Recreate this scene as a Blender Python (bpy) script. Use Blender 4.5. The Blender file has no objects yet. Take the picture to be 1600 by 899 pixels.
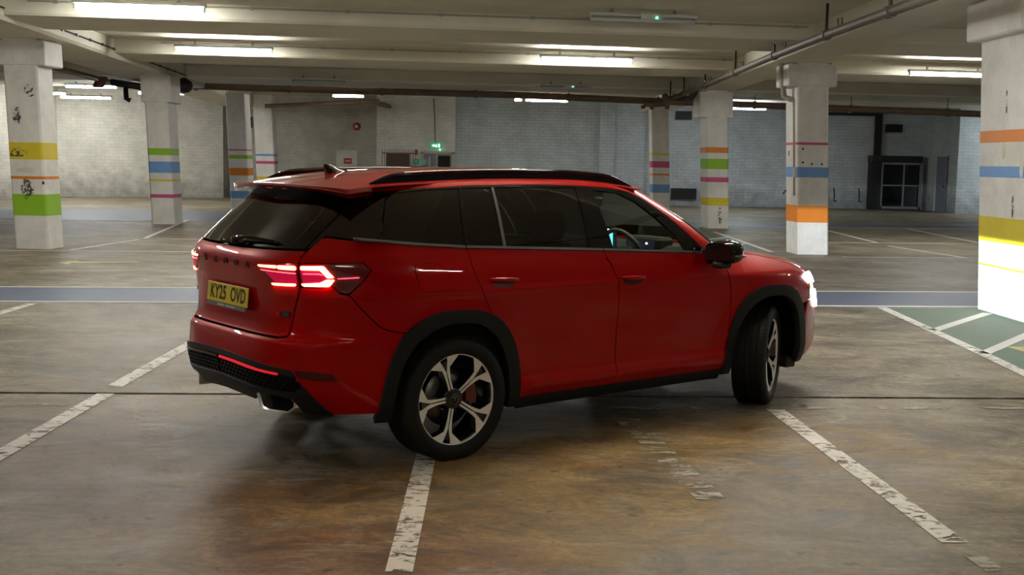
import bpy, math, random
import numpy as np
from mathutils import Matrix, Vector
from mathutils.geometry import delaunay_2d_cdt

random.seed(7)
SC = bpy.context.scene
COL = SC.collection

# ------------------------------------------------------------------ camera
FPX = 1850.0; HZ = 253.0; SLOPE = 0.018; EYE = 1.71
PIT = math.atan((449.5 - HZ) / FPX); ROL = math.atan(SLOPE)
cd = bpy.data.cameras.new('camera'); cam = bpy.data.objects.new('camera', cd); COL.objects.link(cam)
cd.sensor_width = 36.0; cd.lens = FPX / 1600 * 36.0; cd.clip_start = 0.05; cd.clip_end = 300
_f = Vector((0, math.cos(PIT), -math.sin(PIT))); _u0 = Vector((0, math.sin(PIT), math.cos(PIT))); _r0 = Vector((1, 0, 0))
_r = math.cos(ROL) * _r0 + math.sin(ROL) * _u0
_u = -math.sin(ROL) * _r0 + math.cos(ROL) * _u0
# image slope convention: right end of the horizon lies lower
_r = math.cos(ROL) * _r0 + math.sin(ROL) * _u0
cam.matrix_world = Matrix(((_r.x, _u.x, -_f.x, 0), (_r.y, _u.y, -_f.y, 0), (_r.z, _u.z, -_f.z, EYE), (0, 0, 0, 1)))
SC.camera = cam
SC.view_settings.view_transform = 'Standard'; SC.view_settings.look = 'None'
SC.view_settings.gamma = 1; SC.view_settings.use_curve_mapping = False
SC.view_settings.exposure = 0.60

# ------------------------------------------------------------------ world (underground: almost no light of its own)
w = bpy.data.worlds.new('world'); SC.world = w; w.use_nodes = True
w.node_tree.nodes['Background'].inputs[0].default_value = (.5, .55, .6, 1)
w.node_tree.nodes['Background'].inputs[1].default_value = 0.02

LAMP_POWER = 150.0          # emission strength of the fluorescent tubes
FAR_LAMP = 140.0
NEAR_LAMP = 105.0
WARM_LAMP = 130.0

# ------------------------------------------------------------------ node helpers
def newmat(name):
    m = bpy.data.materials.new(name); m.use_nodes = True
    return m, m.node_tree, m.node_tree.nodes['Principled BSDF']
def N(nt, t, **kw):
    n = nt.nodes.new(t)
    for k, v in kw.items():
        if k.startswith('i_'):
            n.inputs[k[2:].replace('_', ' ')].default_value = v
        else: setattr(n, k, v)
    return n
def simple(name, col, rough=.5, metal=0., coat=0., spec=.5, noise=0., nscale=20., bump=0.):
    m, nt, b = newmat(name)
    b.inputs['Base Color'].default_value = (*col, 1); b.inputs['Roughness'].default_value = rough
    b.inputs['Metallic'].default_value = metal; b.inputs['Coat Weight'].default_value = coat
    b.inputs['Coat Roughness'].default_value = .03; b.inputs['Specular IOR Level'].default_value = spec
    if noise or bump:
        tc = N(nt, 'ShaderNodeTexCoord'); nz = N(nt, 'ShaderNodeTexNoise'); nz.inputs['Scale'].default_value = nscale; nz.inputs['Detail'].default_value = 5
        nt.links.new(tc.outputs['Object'], nz.inputs['Vector'])
        if noise:
            mx = N(nt, 'ShaderNodeMix', data_type='RGBA'); mx.inputs['A'].default_value = (*[c * (1 - noise) for c in col], 1); mx.inputs['B'].default_value = (*[min(1, c * (1 + noise)) for c in col], 1)
            nt.links.new(nz.outputs['Fac'], mx.inputs['Factor']); nt.links.new(mx.outputs['Result'], b.inputs['Base Color'])
        if bump:
            bp = N(nt, 'ShaderNodeBump'); bp.inputs['Strength'].default_value = bump; bp.inputs['Distance'].default_value = .01
            nt.links.new(nz.outputs['Fac'], bp.inputs['Height']); nt.links.new(bp.outputs['Normal'], b.inputs['Normal'])
    return m
def emit(name, col, s):
    m, nt, b = newmat(name)
    b.inputs['Base Color'].default_value = (.8, .8, .8, 1); b.inputs['Emission Color'].default_value = (*col, 1); b.inputs['Emission Strength'].default_value = s
    return m
def glass(name, tint, refl=1.0):
    m = bpy.data.materials.new(name); m.use_nodes = True; nt = m.node_tree; nt.nodes.clear()
    o = N(nt, 'ShaderNodeOutputMaterial'); mx = N(nt, 'ShaderNodeMixShader'); t = N(nt, 'ShaderNodeBsdfTransparent'); g = N(nt, 'ShaderNodeBsdfGlossy')
    fr = N(nt, 'ShaderNodeFresnel'); fr.inputs['IOR'].default_value = 1.5
    t.inputs['Color'].default_value = (*tint, 1); g.inputs['Roughness'].default_value = .01; g.inputs['Color'].default_value = (refl, refl, refl, 1)
    nt.links.new(fr.outputs[0], mx.inputs[0]); nt.links.new(t.outputs[0], mx.inputs[1]); nt.links.new(g.outputs[0], mx.inputs[2]); nt.links.new(mx.outputs[0], o.inputs[0])
    return m

def ramp(nt, stops):
    r = N(nt, 'ShaderNodeValToRGB'); e = r.color_ramp.elements
    while len(e) < len(stops): e.new(.5)
    for k, (p, c) in enumerate(stops):
        e[k].position = p; e[k].color = (*c, 1) if len(c) == 3 else c
    return r
def L(nt, a, b): nt.links.new(a, b)

# concrete floor: worn grey-brown slab with ochre stains, streaks and specks
def floor_material():
    m, nt, b = newmat('worn_concrete_floor')
    geo = N(nt, 'ShaderNodeNewGeometry'); P = geo.outputs['Position']
    def noise(scale, detail=6, rough=.6, sx=1, sy=1, off=0., dist=0.):
        mp = N(nt, 'ShaderNodeMapping'); mp.inputs['Scale'].default_value = (sx, sy, 1); mp.inputs['Location'].default_value = (off, off * .7, 0)
        L(nt, P, mp.inputs['Vector']); n = N(nt, 'ShaderNodeTexNoise'); n.inputs['Scale'].default_value = scale; n.inputs['Detail'].default_value = detail
        n.inputs['Roughness'].default_value = rough; n.inputs['Distortion'].default_value = dist; L(nt, mp.outputs[0], n.inputs['Vector']); return n.outputs['Fac']
    big = noise(.5, 6, .65, sx=.8, dist=1.0); mid = noise(2.4, 10, .74, sx=.8, off=3., dist=1.2); fine = noise(26, 8, .75, off=9.)
    r1 = ramp(nt, [(.40, (.078, .059, .036)), (.46, (.155, .122, .080)), (.51, (.230, .190, .132)), (.57, (.325, .282, .208)), (.64, (.43, .39, .31))])
    ad = N(nt, 'ShaderNodeMath', operation='MULTIPLY_ADD'); ad.inputs[1].default_value = .55; L(nt, mid, ad.inputs[0])
    b2 = N(nt, 'ShaderNodeMath', operation='MULTIPLY'); b2.inputs[1].default_value = .45; L(nt, big, b2.inputs[0]); L(nt, b2.outputs[0], ad.inputs[2]); L(nt, ad.outputs[0], r1.inputs[0])
    # grain
    g = ramp(nt, [(.32, (.62, .61, .59)), (.68, (1.25, 1.25, 1.25))]); L(nt, fine, g.inputs[0])
    m1 = N(nt, 'ShaderNodeMix', data_type='RGBA', blend_type='MULTIPLY'); m1.inputs['Factor'].default_value = 1
    L(nt, r1.outputs[0], m1.inputs['A']); L(nt, g.outputs[0], m1.inputs['B'])
    # ochre oily stain patches (real stains, centred where they lie on the slab)
    cur = m1.outputs['Result']
    def blob(cx, cy, rx, ry, col, k, soft=.5, nsc=1.6):
        nonlocal cur
        mp = N(nt, 'ShaderNodeMapping'); mp.inputs['Location'].default_value = (-cx / rx, -cy / ry, 0); mp.inputs['Scale'].default_value = (1 / rx, 1 / ry, 0)
        L(nt, P, mp.inputs['Vector']); ln = N(nt, 'ShaderNodeVectorMath', operation='LENGTH'); L(nt, mp.outputs[0], ln.inputs[0])
        nz = noise(nsc, 6, .65, off=cx * 3.1 + cy, dist=.5)
        s = N(nt, 'ShaderNodeMath', operation='MULTIPLY_ADD'); s.inputs[1].default_value = 1.1; L(nt, nz, s.inputs[0]); L(nt, ln.outputs['Value'], s.inputs[2])
        rp = ramp(nt, [(0, (k, k, k)), (1, (0, 0, 0))]); mr = N(nt, 'ShaderNodeMapRange'); mr.inputs['From Min'].default_value = 1.55 - soft; mr.inputs['From Max'].default_value = 1.55
        mr.inputs['To Min'].default_value = k; mr.inputs['To Max'].default_value = 0; L(nt, s.outputs[0], mr.inputs['Value'])
        mx = N(nt, 'ShaderNodeMix', data_type='RGBA', blend_type='MULTIPLY'); mx.inputs['B'].default_value = (*col, 1)
        L(nt, mr.outputs[0], mx.inputs['Factor']); L(nt, cur, mx.inputs['A']); cur = mx.outputs['Result']
    blob(-.15, 5.9, 1.45, 1.25, (.98, .74, .30), .95, .22)
    blob(1.0, 7.3, 1.9, .85, (.98, .77, .34), .95, .22)
    blob(-.55, 4.9, .9, .7, (.92, .66, .46), .9, .45)
    blob(2.4, 6.3, 1.0, .9, (.96, .88, .70), .7, .4)
    blob(-1.2, 6.9, .8, .6, (.75, .70, .60), .7, .4)
    blob(-3.0, 5.9, 1.6, .5, (.85, .80, .74), .6, .6, 3)
    blob(-10, 33, 3, 2.2, (.5, .5, .52), .8, .5, .6)
    # dusty pale scratched patches
    ds = noise(1.1, 9, .78, sx=.7, sy=1.2, off=37., dist=1.6); rd = ramp(nt, [(.50, (0, 0, 0)), (.60, (1, 1, 1))]); L(nt, ds, rd.inputs[0])
    dsc = noise(14, 8, .8, sx=.25, sy=1.5, off=51., dist=.6); rdc = ramp(nt, [(.42, (0, 0, 0)), (.62, (1, 1, 1))]); L(nt, dsc, rdc.inputs[0])
    dm = N(nt, 'ShaderNodeMath', operation='MULTIPLY'); L(nt, rd.outputs[0], dm.inputs[0]); L(nt, rdc.outputs[0], dm.inputs[1]); dm2 = N(nt, 'ShaderNodeMath', operation='MULTIPLY'); dm2.inputs[1].default_value = .55; L(nt, dm.outputs[0], dm2.inputs[0])
    md = N(nt, 'ShaderNodeMix', data_type='RGBA'); md.inputs['B'].default_value = (.46, .43, .36, 1); L(nt, dm2.outputs[0], md.inputs['Factor']); L(nt, cur, md.inputs['A']); cur = md.outputs['Result']
    # dark scuffs
    sc = noise(3.2, 9, .75, sx=.35, sy=1.3, off=21., dist=1.2); rs = ramp(nt, [(.54, (1, 1, 1)), (.64, (.50, .48, .45))]); L(nt, sc, rs.inputs[0])
    m2 = N(nt, 'ShaderNodeMix', data_type='RGBA', blend_type='MULTIPLY'); m2.inputs['Factor'].default_value = .75; L(nt, cur, m2.inputs['A']); L(nt, rs.outputs[0], m2.inputs['B'])
    sp = noise(9, 3, .5, off=5.); rsp = ramp(nt, [(.66, (1, 1, 1)), (.70, (.38, .36, .33))]); L(nt, sp, rsp.inputs[0])
    m3 = N(nt, 'ShaderNodeMix', data_type='RGBA', blend_type='MULTIPLY'); m3.inputs['Factor'].default_value = .8; L(nt, m2.outputs['Result'], m3.inputs['A']); L(nt, rsp.outputs[0], m3.inputs['B'])
    L(nt, m3.outputs['Result'], b.inputs['Base Color'])
    rr = ramp(nt, [(.3, (.46, .46, .46)), (.7, (.72, .72, .72))]); L(nt, mid, rr.inputs[0]); L(nt, rr.outputs[0], b.inputs['Roughness'])
    bp = N(nt, 'ShaderNodeBump'); bp.inputs['Strength'].default_value = .25; bp.inputs['Distance'].default_value = .004; L(nt, fine, bp.inputs['Height']); L(nt, bp.outputs[0], b.inputs['Normal'])
    return m
# worn road paint: alpha broken by noise
def paint_mat(name, col, wear=.45, scale=9., rough=.55, sx=1., sy=1.):
    m, nt, b = newmat(name)
    geo = N(nt, 'ShaderNodeNewGeometry')
    mp = N(nt, 'ShaderNodeMapping'); mp.inputs['Scale'].default_value = (sx, sy, 1); L(nt, geo.outputs['Position'], mp.inputs['Vector'])
    n = N(nt, 'ShaderNodeTexNoise'); n.inputs['Scale'].default_value = scale; n.inputs['Detail'].default_value = 12; n.inputs['Roughness'].default_value = .66; n.inputs['Distortion'].default_value = .9
    L(nt, mp.outputs[0], n.inputs['Vector'])
    r = ramp(nt, [(max(0, wear - .03), (0, 0, 0)), (wear + .03, (1, 1, 1))]); L(nt, n.outputs['Fac'], r.inputs[0]); L(nt, r.outputs[0], b.inputs['Alpha'])
    n2 = N(nt, 'ShaderNodeTexNoise'); n2.inputs['Scale'].default_value = 3.; n2.inputs['Detail'].default_value = 8; L(nt, geo.outputs['Position'], n2.inputs['Vector'])
    mx = N(nt, 'ShaderNodeMix', data_type='RGBA'); mx.inputs['A'].default_value = (*[c * .72 for c in col], 1); mx.inputs['B'].default_value = (*col, 1)
    L(nt, n2.outputs['Fac'], mx.inputs['Factor']); L(nt, mx.outputs['Result'], b.inputs['Base Color']); b.inputs['Roughness'].default_value = rough
    return m
# painted brick wall
def brick_mat(name, col, mortar=.72, dirt=.5, bscale=1.0):
    m, nt, b = newmat(name)
    tc = N(nt, 'ShaderNodeTexCoord'); br = N(nt, 'ShaderNodeTexBrick'); mp = N(nt, 'ShaderNodeMapping'); L(nt, tc.outputs['UV'], mp.inputs['Vector']); L(nt, mp.outputs[0], br.inputs['Vector'])
    br.inputs['Scale'].default_value = 1.; br.inputs['Brick Width'].default_value = .24 * bscale; br.inputs['Row Height'].default_value = .085 * bscale; br.inputs['Mortar Size'].default_value = .008; br.inputs['Mortar Smooth'].default_value = .3
    br.inputs['Color1'].default_value = (*col, 1); br.inputs['Color2'].default_value = (*[c * .9 for c in col], 1); br.inputs['Mortar'].default_value = (*[c * mortar for c in col], 1)
    n = N(nt, 'ShaderNodeTexNoise'); n.inputs['Scale'].default_value = .9; n.inputs['Detail'].default_value = 9; n.inputs['Roughness'].default_value = .7; L(nt, tc.outputs['UV'], n.inputs['Vector'])
    r = ramp(nt, [(.35, (1 - dirt, 1 - dirt, 1 - dirt * 1.05)), (.62, (1, 1, 1))]); L(nt, n.outputs['Fac'], r.inputs[0])
    mx = N(nt, 'ShaderNodeMix', data_type='RGBA', blend_type='MULTIPLY'); mx.inputs['Factor'].default_value = 1; L(nt, br.outputs['Color'], mx.inputs['A']); L(nt, r.outputs[0], mx.inputs['B'])
    # grime near the floor
    sx = N(nt, 'ShaderNodeSeparateXYZ'); L(nt, tc.outputs['UV'], sx.inputs[0])
    n3 = N(nt, 'ShaderNodeTexNoise'); n3.inputs['Scale'].default_value = 2.6; n3.inputs['Detail'].default_value = 8; L(nt, tc.outputs['UV'], n3.inputs['Vector'])
    ad = N(nt, 'ShaderNodeMath', operation='MULTIPLY_ADD'); ad.inputs[1].default_value = -2.2; L(nt, n3.outputs['Fac'], ad.inputs[0]); L(nt, sx.outputs['Y'], ad.inputs[2])
    mr = N(nt, 'ShaderNodeMapRange'); mr.inputs['From Min'].default_value = -1.1; mr.inputs['From Max'].default_value = .1; mr.inputs['To Min'].default_value = .55; mr.inputs['To Max'].default_value = 1; L(nt, ad.outputs[0], mr.inputs['Value'])
    mm = N(nt, 'ShaderNodeMix', data_type='RGBA', blend_type='MULTIPLY'); mm.inputs['Factor'].default_value = 1; L(nt, mx.outputs['Result'], mm.inputs['A']); L(nt, mr.outputs[0], mm.inputs['B'])
    L(nt, mm.outputs['Result'], b.inputs['Base Color']); b.inputs['Roughness'].default_value = .6
    bp = N(nt, 'ShaderNodeBump'); bp.inputs['Strength'].default_value = .6; bp.inputs['Distance'].default_value = .01; bp.invert = True; L(nt, br.outputs['Fac'], bp.inputs['Height']); L(nt, bp.outputs[0], b.inputs['Normal'])
    return m
def plaster_mat(name, col, dirt=.35, sc=1.4):
    m, nt, b = newmat(name)
    tc = N(nt, 'ShaderNodeTexCoord'); n = N(nt, 'ShaderNodeTexNoise'); n.inputs['Scale'].default_value = sc; n.inputs['Detail'].default_value = 9; n.inputs['Roughness'].default_value = .7; L(nt, tc.outputs['Object'], n.inputs['Vector'])
    r = ramp(nt, [(.33, tuple(c * (1 - dirt) for c in col)), (.55, col), (.8, tuple(min(1, c * 1.08) for c in col))]); L(nt, n.outputs['Fac'], r.inputs[0])
    n2 = N(nt, 'ShaderNodeTexNoise'); n2.inputs['Scale'].default_value = 5.; n2.inputs['Detail'].default_value = 10; n2.inputs['Roughness'].default_value = .8; L(nt, tc.outputs['Object'], n2.inputs['Vector'])
    r2 = ramp(nt, [(.27, (.35, .32, .28)), (.36, (1, 1, 1))]); L(nt, n2.outputs['Fac'], r2.inputs[0])
    mx = N(nt, 'ShaderNodeMix', data_type='RGBA', blend_type='MULTIPLY'); mx.inputs['Factor'].default_value = .8; L(nt, r.outputs[0], mx.inputs['A']); L(nt, r2.outputs[0], mx.inputs['B'])
    L(nt, mx.outputs['Result'], b.inputs['Base Color']); b.inputs['Roughness'].default_value = .65
    bp = N(nt, 'ShaderNodeBump'); bp.inputs['Strength'].default_value = .3; bp.inputs['Distance'].default_value = .01; L(nt, n2.outputs['Fac'], bp.inputs['Height']); L(nt, bp.outputs[0], b.inputs['Normal'])
    return m

M = {}
M['floor'] = floor_material()
M['joint'] = simple('dark_joint_filler', (.02, .017, .014), .8)
M['white_paint'] = paint_mat('worn_white_road_paint', (.92, .90, .84), .452, 13., sx=.75, sy=1.35)
M['white_paint_old'] = paint_mat('very_worn_white_road_paint', (.52, .49, .42), .545, 7., sx=.5, sy=1.6)
M['thin_white'] = paint_mat('white_border_paint', (.80, .79, .74), .33, 8.)
M['blue_paint'] = paint_mat('faded_blue_walkway_paint', (.125, .155, .245), .24, 4.)
M['green_paint'] = paint_mat('faded_green_hatch_paint', (.085, .15, .095), .28, 4.)
M['yellow_paint'] = paint_mat('yellow_arrow_paint', (.62, .55, .22), .36, 6.)
M['ceiling'] = plaster_mat('cream_painted_concrete_ceiling', (.72, .68, .55), .16, .7)
M['beam'] = plaster_mat('cream_painted_concrete_beam', (.78, .745, .61), .12, .6)
M['pillar'] = plaster_mat('scuffed_white_pillar_paint', (.80, .78, .73), .22, 1.3)
M['wall_warm'] = brick_mat('off_white_painted_brick', (.80, .79, .73), .80, .22, 1.5)
M['wall_dark'] = brick_mat('darker_white_painted_brick', (.62, .60, .55), .84, .28, 1.5)  # darker tone for the recessed stretch of back wall
M['wall_cool'] = brick_mat('cool_white_painted_brick', (.68, .74, .77), .68, .22, 1.5)
M['stripe_yellow'] = simple('yellow_stripe_paint', (.72, .57, .03), .5, noise=.12, nscale=4)
M['stripe_orange'] = simple('orange_stripe_paint', (.72, .22, .015), .5, noise=.1, nscale=4)
M['stripe_green'] = simple('green_stripe_paint', (.27, .52, .02), .5, noise=.1, nscale=4)
M['stripe_blue'] = simple('blue_stripe_paint', (.16, .33, .66), .5, noise=.1, nscale=4)
M['stripe_pink'] = simple('magenta_stripe_paint', (.55, .08, .22), .5, noise=.1, nscale=4)
M['pipe'] = simple('rusty_brown_pipe', (.19, .125, .08), .6, noise=.45, nscale=6, bump=.2)
M['pipe_grey'] = simple('dusty_grey_pipe', (.115, .09, .06), .6, noise=.35, nscale=8)
M['conduit'] = simple('painted_conduit', (.42, .40, .34), .5)
M['tube'] = emit('fluorescent_tube_glow', (1., .985, .93), LAMP_POWER)
M['tube_near'] = emit('dim_fluorescent_tube_glow', (1., .985, .93), NEAR_LAMP)
M['tube_warm'] = emit('warm_tube_glow', (1., .90, .70), WARM_LAMP)
M['tube_warm_dim'] = emit('dim_warm_tube_glow', (1., .90, .70), WARM_LAMP * .35)
M['tube_cool'] = emit('cool_fluorescent_tube_glow', (.86, .94, 1.), FAR_LAMP)
M['tube_off'] = simple('unlit_frosted_tube', (.55, .56, .52), .2, coat=.5)
M['metal_white'] = simple('white_metal_fitting', (.6, .6, .58), .35)
M['lamp_body'] = simple('dusty_lamp_housing', (.22, .22, .20), .5)
M['scuff'] = paint_mat('dark_peeled_scuff', (.07, .065, .055), .515, 13.)
M['patch'] = paint_mat('pale_filler_patch', (.78, .74, .62), .30, 6.)
M['downpipe'] = simple('cream_painted_downpipe', (.40, .38, .32), .55, noise=.3)
M['black'] = simple('matt_black', (.012, .012, .012), .6)
M['dark_metal'] = simple('dark_metal', (.04, .04, .042), .45, metal=.6)
M['grey_metal'] = simple('grey_metal', (.32, .33, .34), .4, metal=.7)
M['brown_gate'] = simple('dark_brown_gate_board', (.065, .028, .016), .6, noise=.2)
M['rust_rail'] = simple('rusty_red_railing', (.20, .07, .04), .6, noise=.3)
M['sign_green'] = emit('green_exit_sign_panel', (.02, .35, .16), .5); M['sign_green'].node_tree.nodes['Principled BSDF'].inputs['Base Color'].default_value = (.01, .22, .1, 1)
M['sign_green_flat'] = simple('green_sign_vinyl', (.03, .22, .13), .4)
M['sign_green_pale'] = simple('pale_green_sign_vinyl', (.17, .42, .32), .4)
M['sign_white'] = simple('white_sign_vinyl', (.75, .78, .75), .4)
M['sign_white_lit'] = emit('lit_white_pictogram', (.75, 1, .85), 1.4)
M['led_green'] = emit('green_indicator_led', (.1, 1., .45), 3.)
M['sign_red'] = simple('red_sign_vinyl', (.50, .06, .04), .4)
M['gong_red'] = simple('red_alarm_bell', (.40, .03, .025), .35, coat=.3)
M['cream_frame'] = simple('cream_door_frame', (.50, .46, .33), .5)
M['door_grey'] = simple('grey_blue_door', (.22, .25, .30), .5, noise=.2, nscale=2)
M['cab_glass'] = glass('dusty_cabinet_glass', (.45, .50, .55), .8)
# car
def car_paint():
    m, nt, b = newmat('metallic_red_car_paint')
    b.inputs['Roughness'].default_value = .42; b.inputs['Metallic'].default_value = .15; b.inputs['Specular Tint'].default_value = (1, .01, .01, 1); b.inputs['Specular IOR Level'].default_value = .35
    geo = N(nt, 'ShaderNodeNewGeometry'); mx = N(nt, 'ShaderNodeMix', data_type='RGBA'); mx.inputs['A'].default_value = (.40, .0003, .0005, 1); mx.inputs['B'].default_value = (.006, .006, .006, 1)
    L(nt, geo.outputs['Backfacing'], mx.inputs['Factor']); L(nt, mx.outputs['Result'], b.inputs['Base Color'])
    iv = N(nt, 'ShaderNodeMath', operation='SUBTRACT'); iv.inputs[0].default_value = 1.; L(nt, geo.outputs['Backfacing'], iv.inputs[1]); L(nt, iv.outputs[0], b.inputs['Coat Weight'])
    b.inputs['Coat Roughness'].default_value = .015; b.inputs['Coat IOR'].default_value = 1.33
    return m
M['red'] = car_paint()
M['gloss_black'] = simple('gloss_black_trim', (.003, .003, .004), .2, coat=1., spec=.0)
M['cladding'] = simple('dark_grey_textured_cladding', (.009, .0095, .011), .5, spec=.3, bump=.15, nscale=400)
M['under'] = simple('black_underbody', (.004, .004, .004), .9, spec=.1)
M['satin'] = simple('satin_dark_chrome', (.25, .25, .26), .28, metal=.9)
M['chrome'] = simple('bright_chrome', (.85, .85, .85), .25, metal=1.)
M['tyre'] = simple('tyre_rubber', (.009, .0088, .0085), .6, spec=.3)
M['alloy'] = simple('machined_alloy_face', (.95, .95, .92), .45, metal=.1)
M['alloy_black'] = simple('gloss_black_alloy', (.008, .008, .012), .18, coat=.8)
M['disc'] = simple('brake_disc_steel', (.16, .155, .15), .35, metal=1.)
M['caliper'] = simple('red_brake_caliper', (.16, .006, .004), .35, coat=.5)
M['tint_rear'] = glass('privacy_tinted_glass', (.022, .02, .02))
M['tint_door'] = glass('rear_door_tinted_glass', (.13, .14, .125))
M['clear'] = glass('green_tinted_glass', (.74, .82, .74))
M['seat'] = simple('black_seat_fabric', (.012, .012, .013), .8)
M['dash'] = simple('dark_grey_dashboard', (.03, .031, .032), .6)
M['screen'] = emit('dashboard_screen_glow', (.10, .55, .62), 1.6)
M['screen_dark'] = emit('dashboard_screen_dark', (.02, .04, .10), .12); M['screen_dark'].node_tree.nodes['Principled BSDF'].inputs['Base Color'].default_value = (.01, .01, .015, 1)
M['screen_dot'] = emit('dashboard_icon_glow', (.8, .9, 1.), 4.)
M['lamp_red'] = simple('dark_red_lamp_lens', (.16, .002, .006), .12, coat=1.)
M['brake'] = emit('brake_light_glow', (1., .115, .045), 16.)
M['brake_soft'] = emit('soft_red_lamp_glow', (1., .03, .10), 1.6)
M['lens_glow'] = emit('magenta_red_lens_glow', (.9, .0, .07), .28); M['lens_glow'].node_tree.nodes['Principled BSDF'].inputs['Base Color'].default_value = (.3, .0, .02, 1)
M['reflector'] = emit('red_bumper_reflector', (1., .02, .04), .35); M['reflector'].node_tree.nodes['Principled BSDF'].inputs['Base Color'].default_value = (.5, .01, .01, 1)
M['reflector_and_shade'] = simple('dark_red_reflector_and_shade', (.07, .001, .001), .25, coat=.5, spec=.2)  # reflector red, also used for painted shade behind the door handles
M['head'] = emit('headlight_glow', (.86, .92, 1.), 22.)
M['amber'] = simple('amber_indicator_lens', (.5, .12, .01), .2, coat=1.)
M['lens'] = simple('clear_lamp_lens', (.25, .26, .28), .1, metal=.5, coat=1.)
M['plate'] = simple('yellow_number_plate', (.80, .62, .02), .35, coat=.4)
M['plate_ink'] = simple('black_plate_letters', (.012, .012, .012), .4)
M['plate_grey'] = simple('grey_plate_surround', (.16, .165, .17), .4)
M['plate_white'] = simple('pale_dealer_print', (.5, .5, .5), .5)
M['badge'] = simple('black_badge_letters', (.010, .008, .008), .3, coat=.5)
M['mirror'] = simple('mirror_glass', (.10, .11, .12), .02, metal=1.)
M['rs_red'] = simple('red_badge_mark', (.5, .02, .02), .3)
M['leaf'] = simple('dry_brown_leaf', (.12, .08, .03), .7)

# ------------------------------------------------------------------ object helpers
def link(o, parent=None):
    COL.objects.link(o)
    if parent is not None: o.parent = parent
    return o
def tag(o, label=None, cat=None, group=None, kind=None):
    if label: o['label'] = label
    if cat: o['category'] = cat
    if group: o['group'] = group
    if kind: o['kind'] = kind
    return o
def empty(name, loc=(0, 0, 0), rz=0., label=None, cat=None, group=None, kind=None):
    o = bpy.data.objects.new(name, None); o.empty_display_size = .1; o.location = loc; o.rotation_euler = (0, 0, rz); link(o)
    return tag(o, label, cat, group, kind)
def mesh(name, vs, fs, mat, parent=None, smooth=False, normals=None, uv=None):
    me = bpy.data.meshes.new(name); me.from_pydata([tuple(map(float, v)) for v in vs], [], [tuple(map(int, f)) for f in fs])
    if mat is not None: me.materials.append(mat)
    if smooth: me.polygons.foreach_set('use_smooth', [True] * len(me.polygons))
    if uv is not None:
        l = me.uv_layers.new(name='UVMap')
        for lp in me.loops: l.data[lp.index].uv = uv[lp.vertex_index]
    me.update()
    if normals is not None: me.normals_split_custom_set_from_vertices([tuple(map(float, n)) for n in normals])
    return link(bpy.data.objects.new(name, me), parent)
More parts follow.
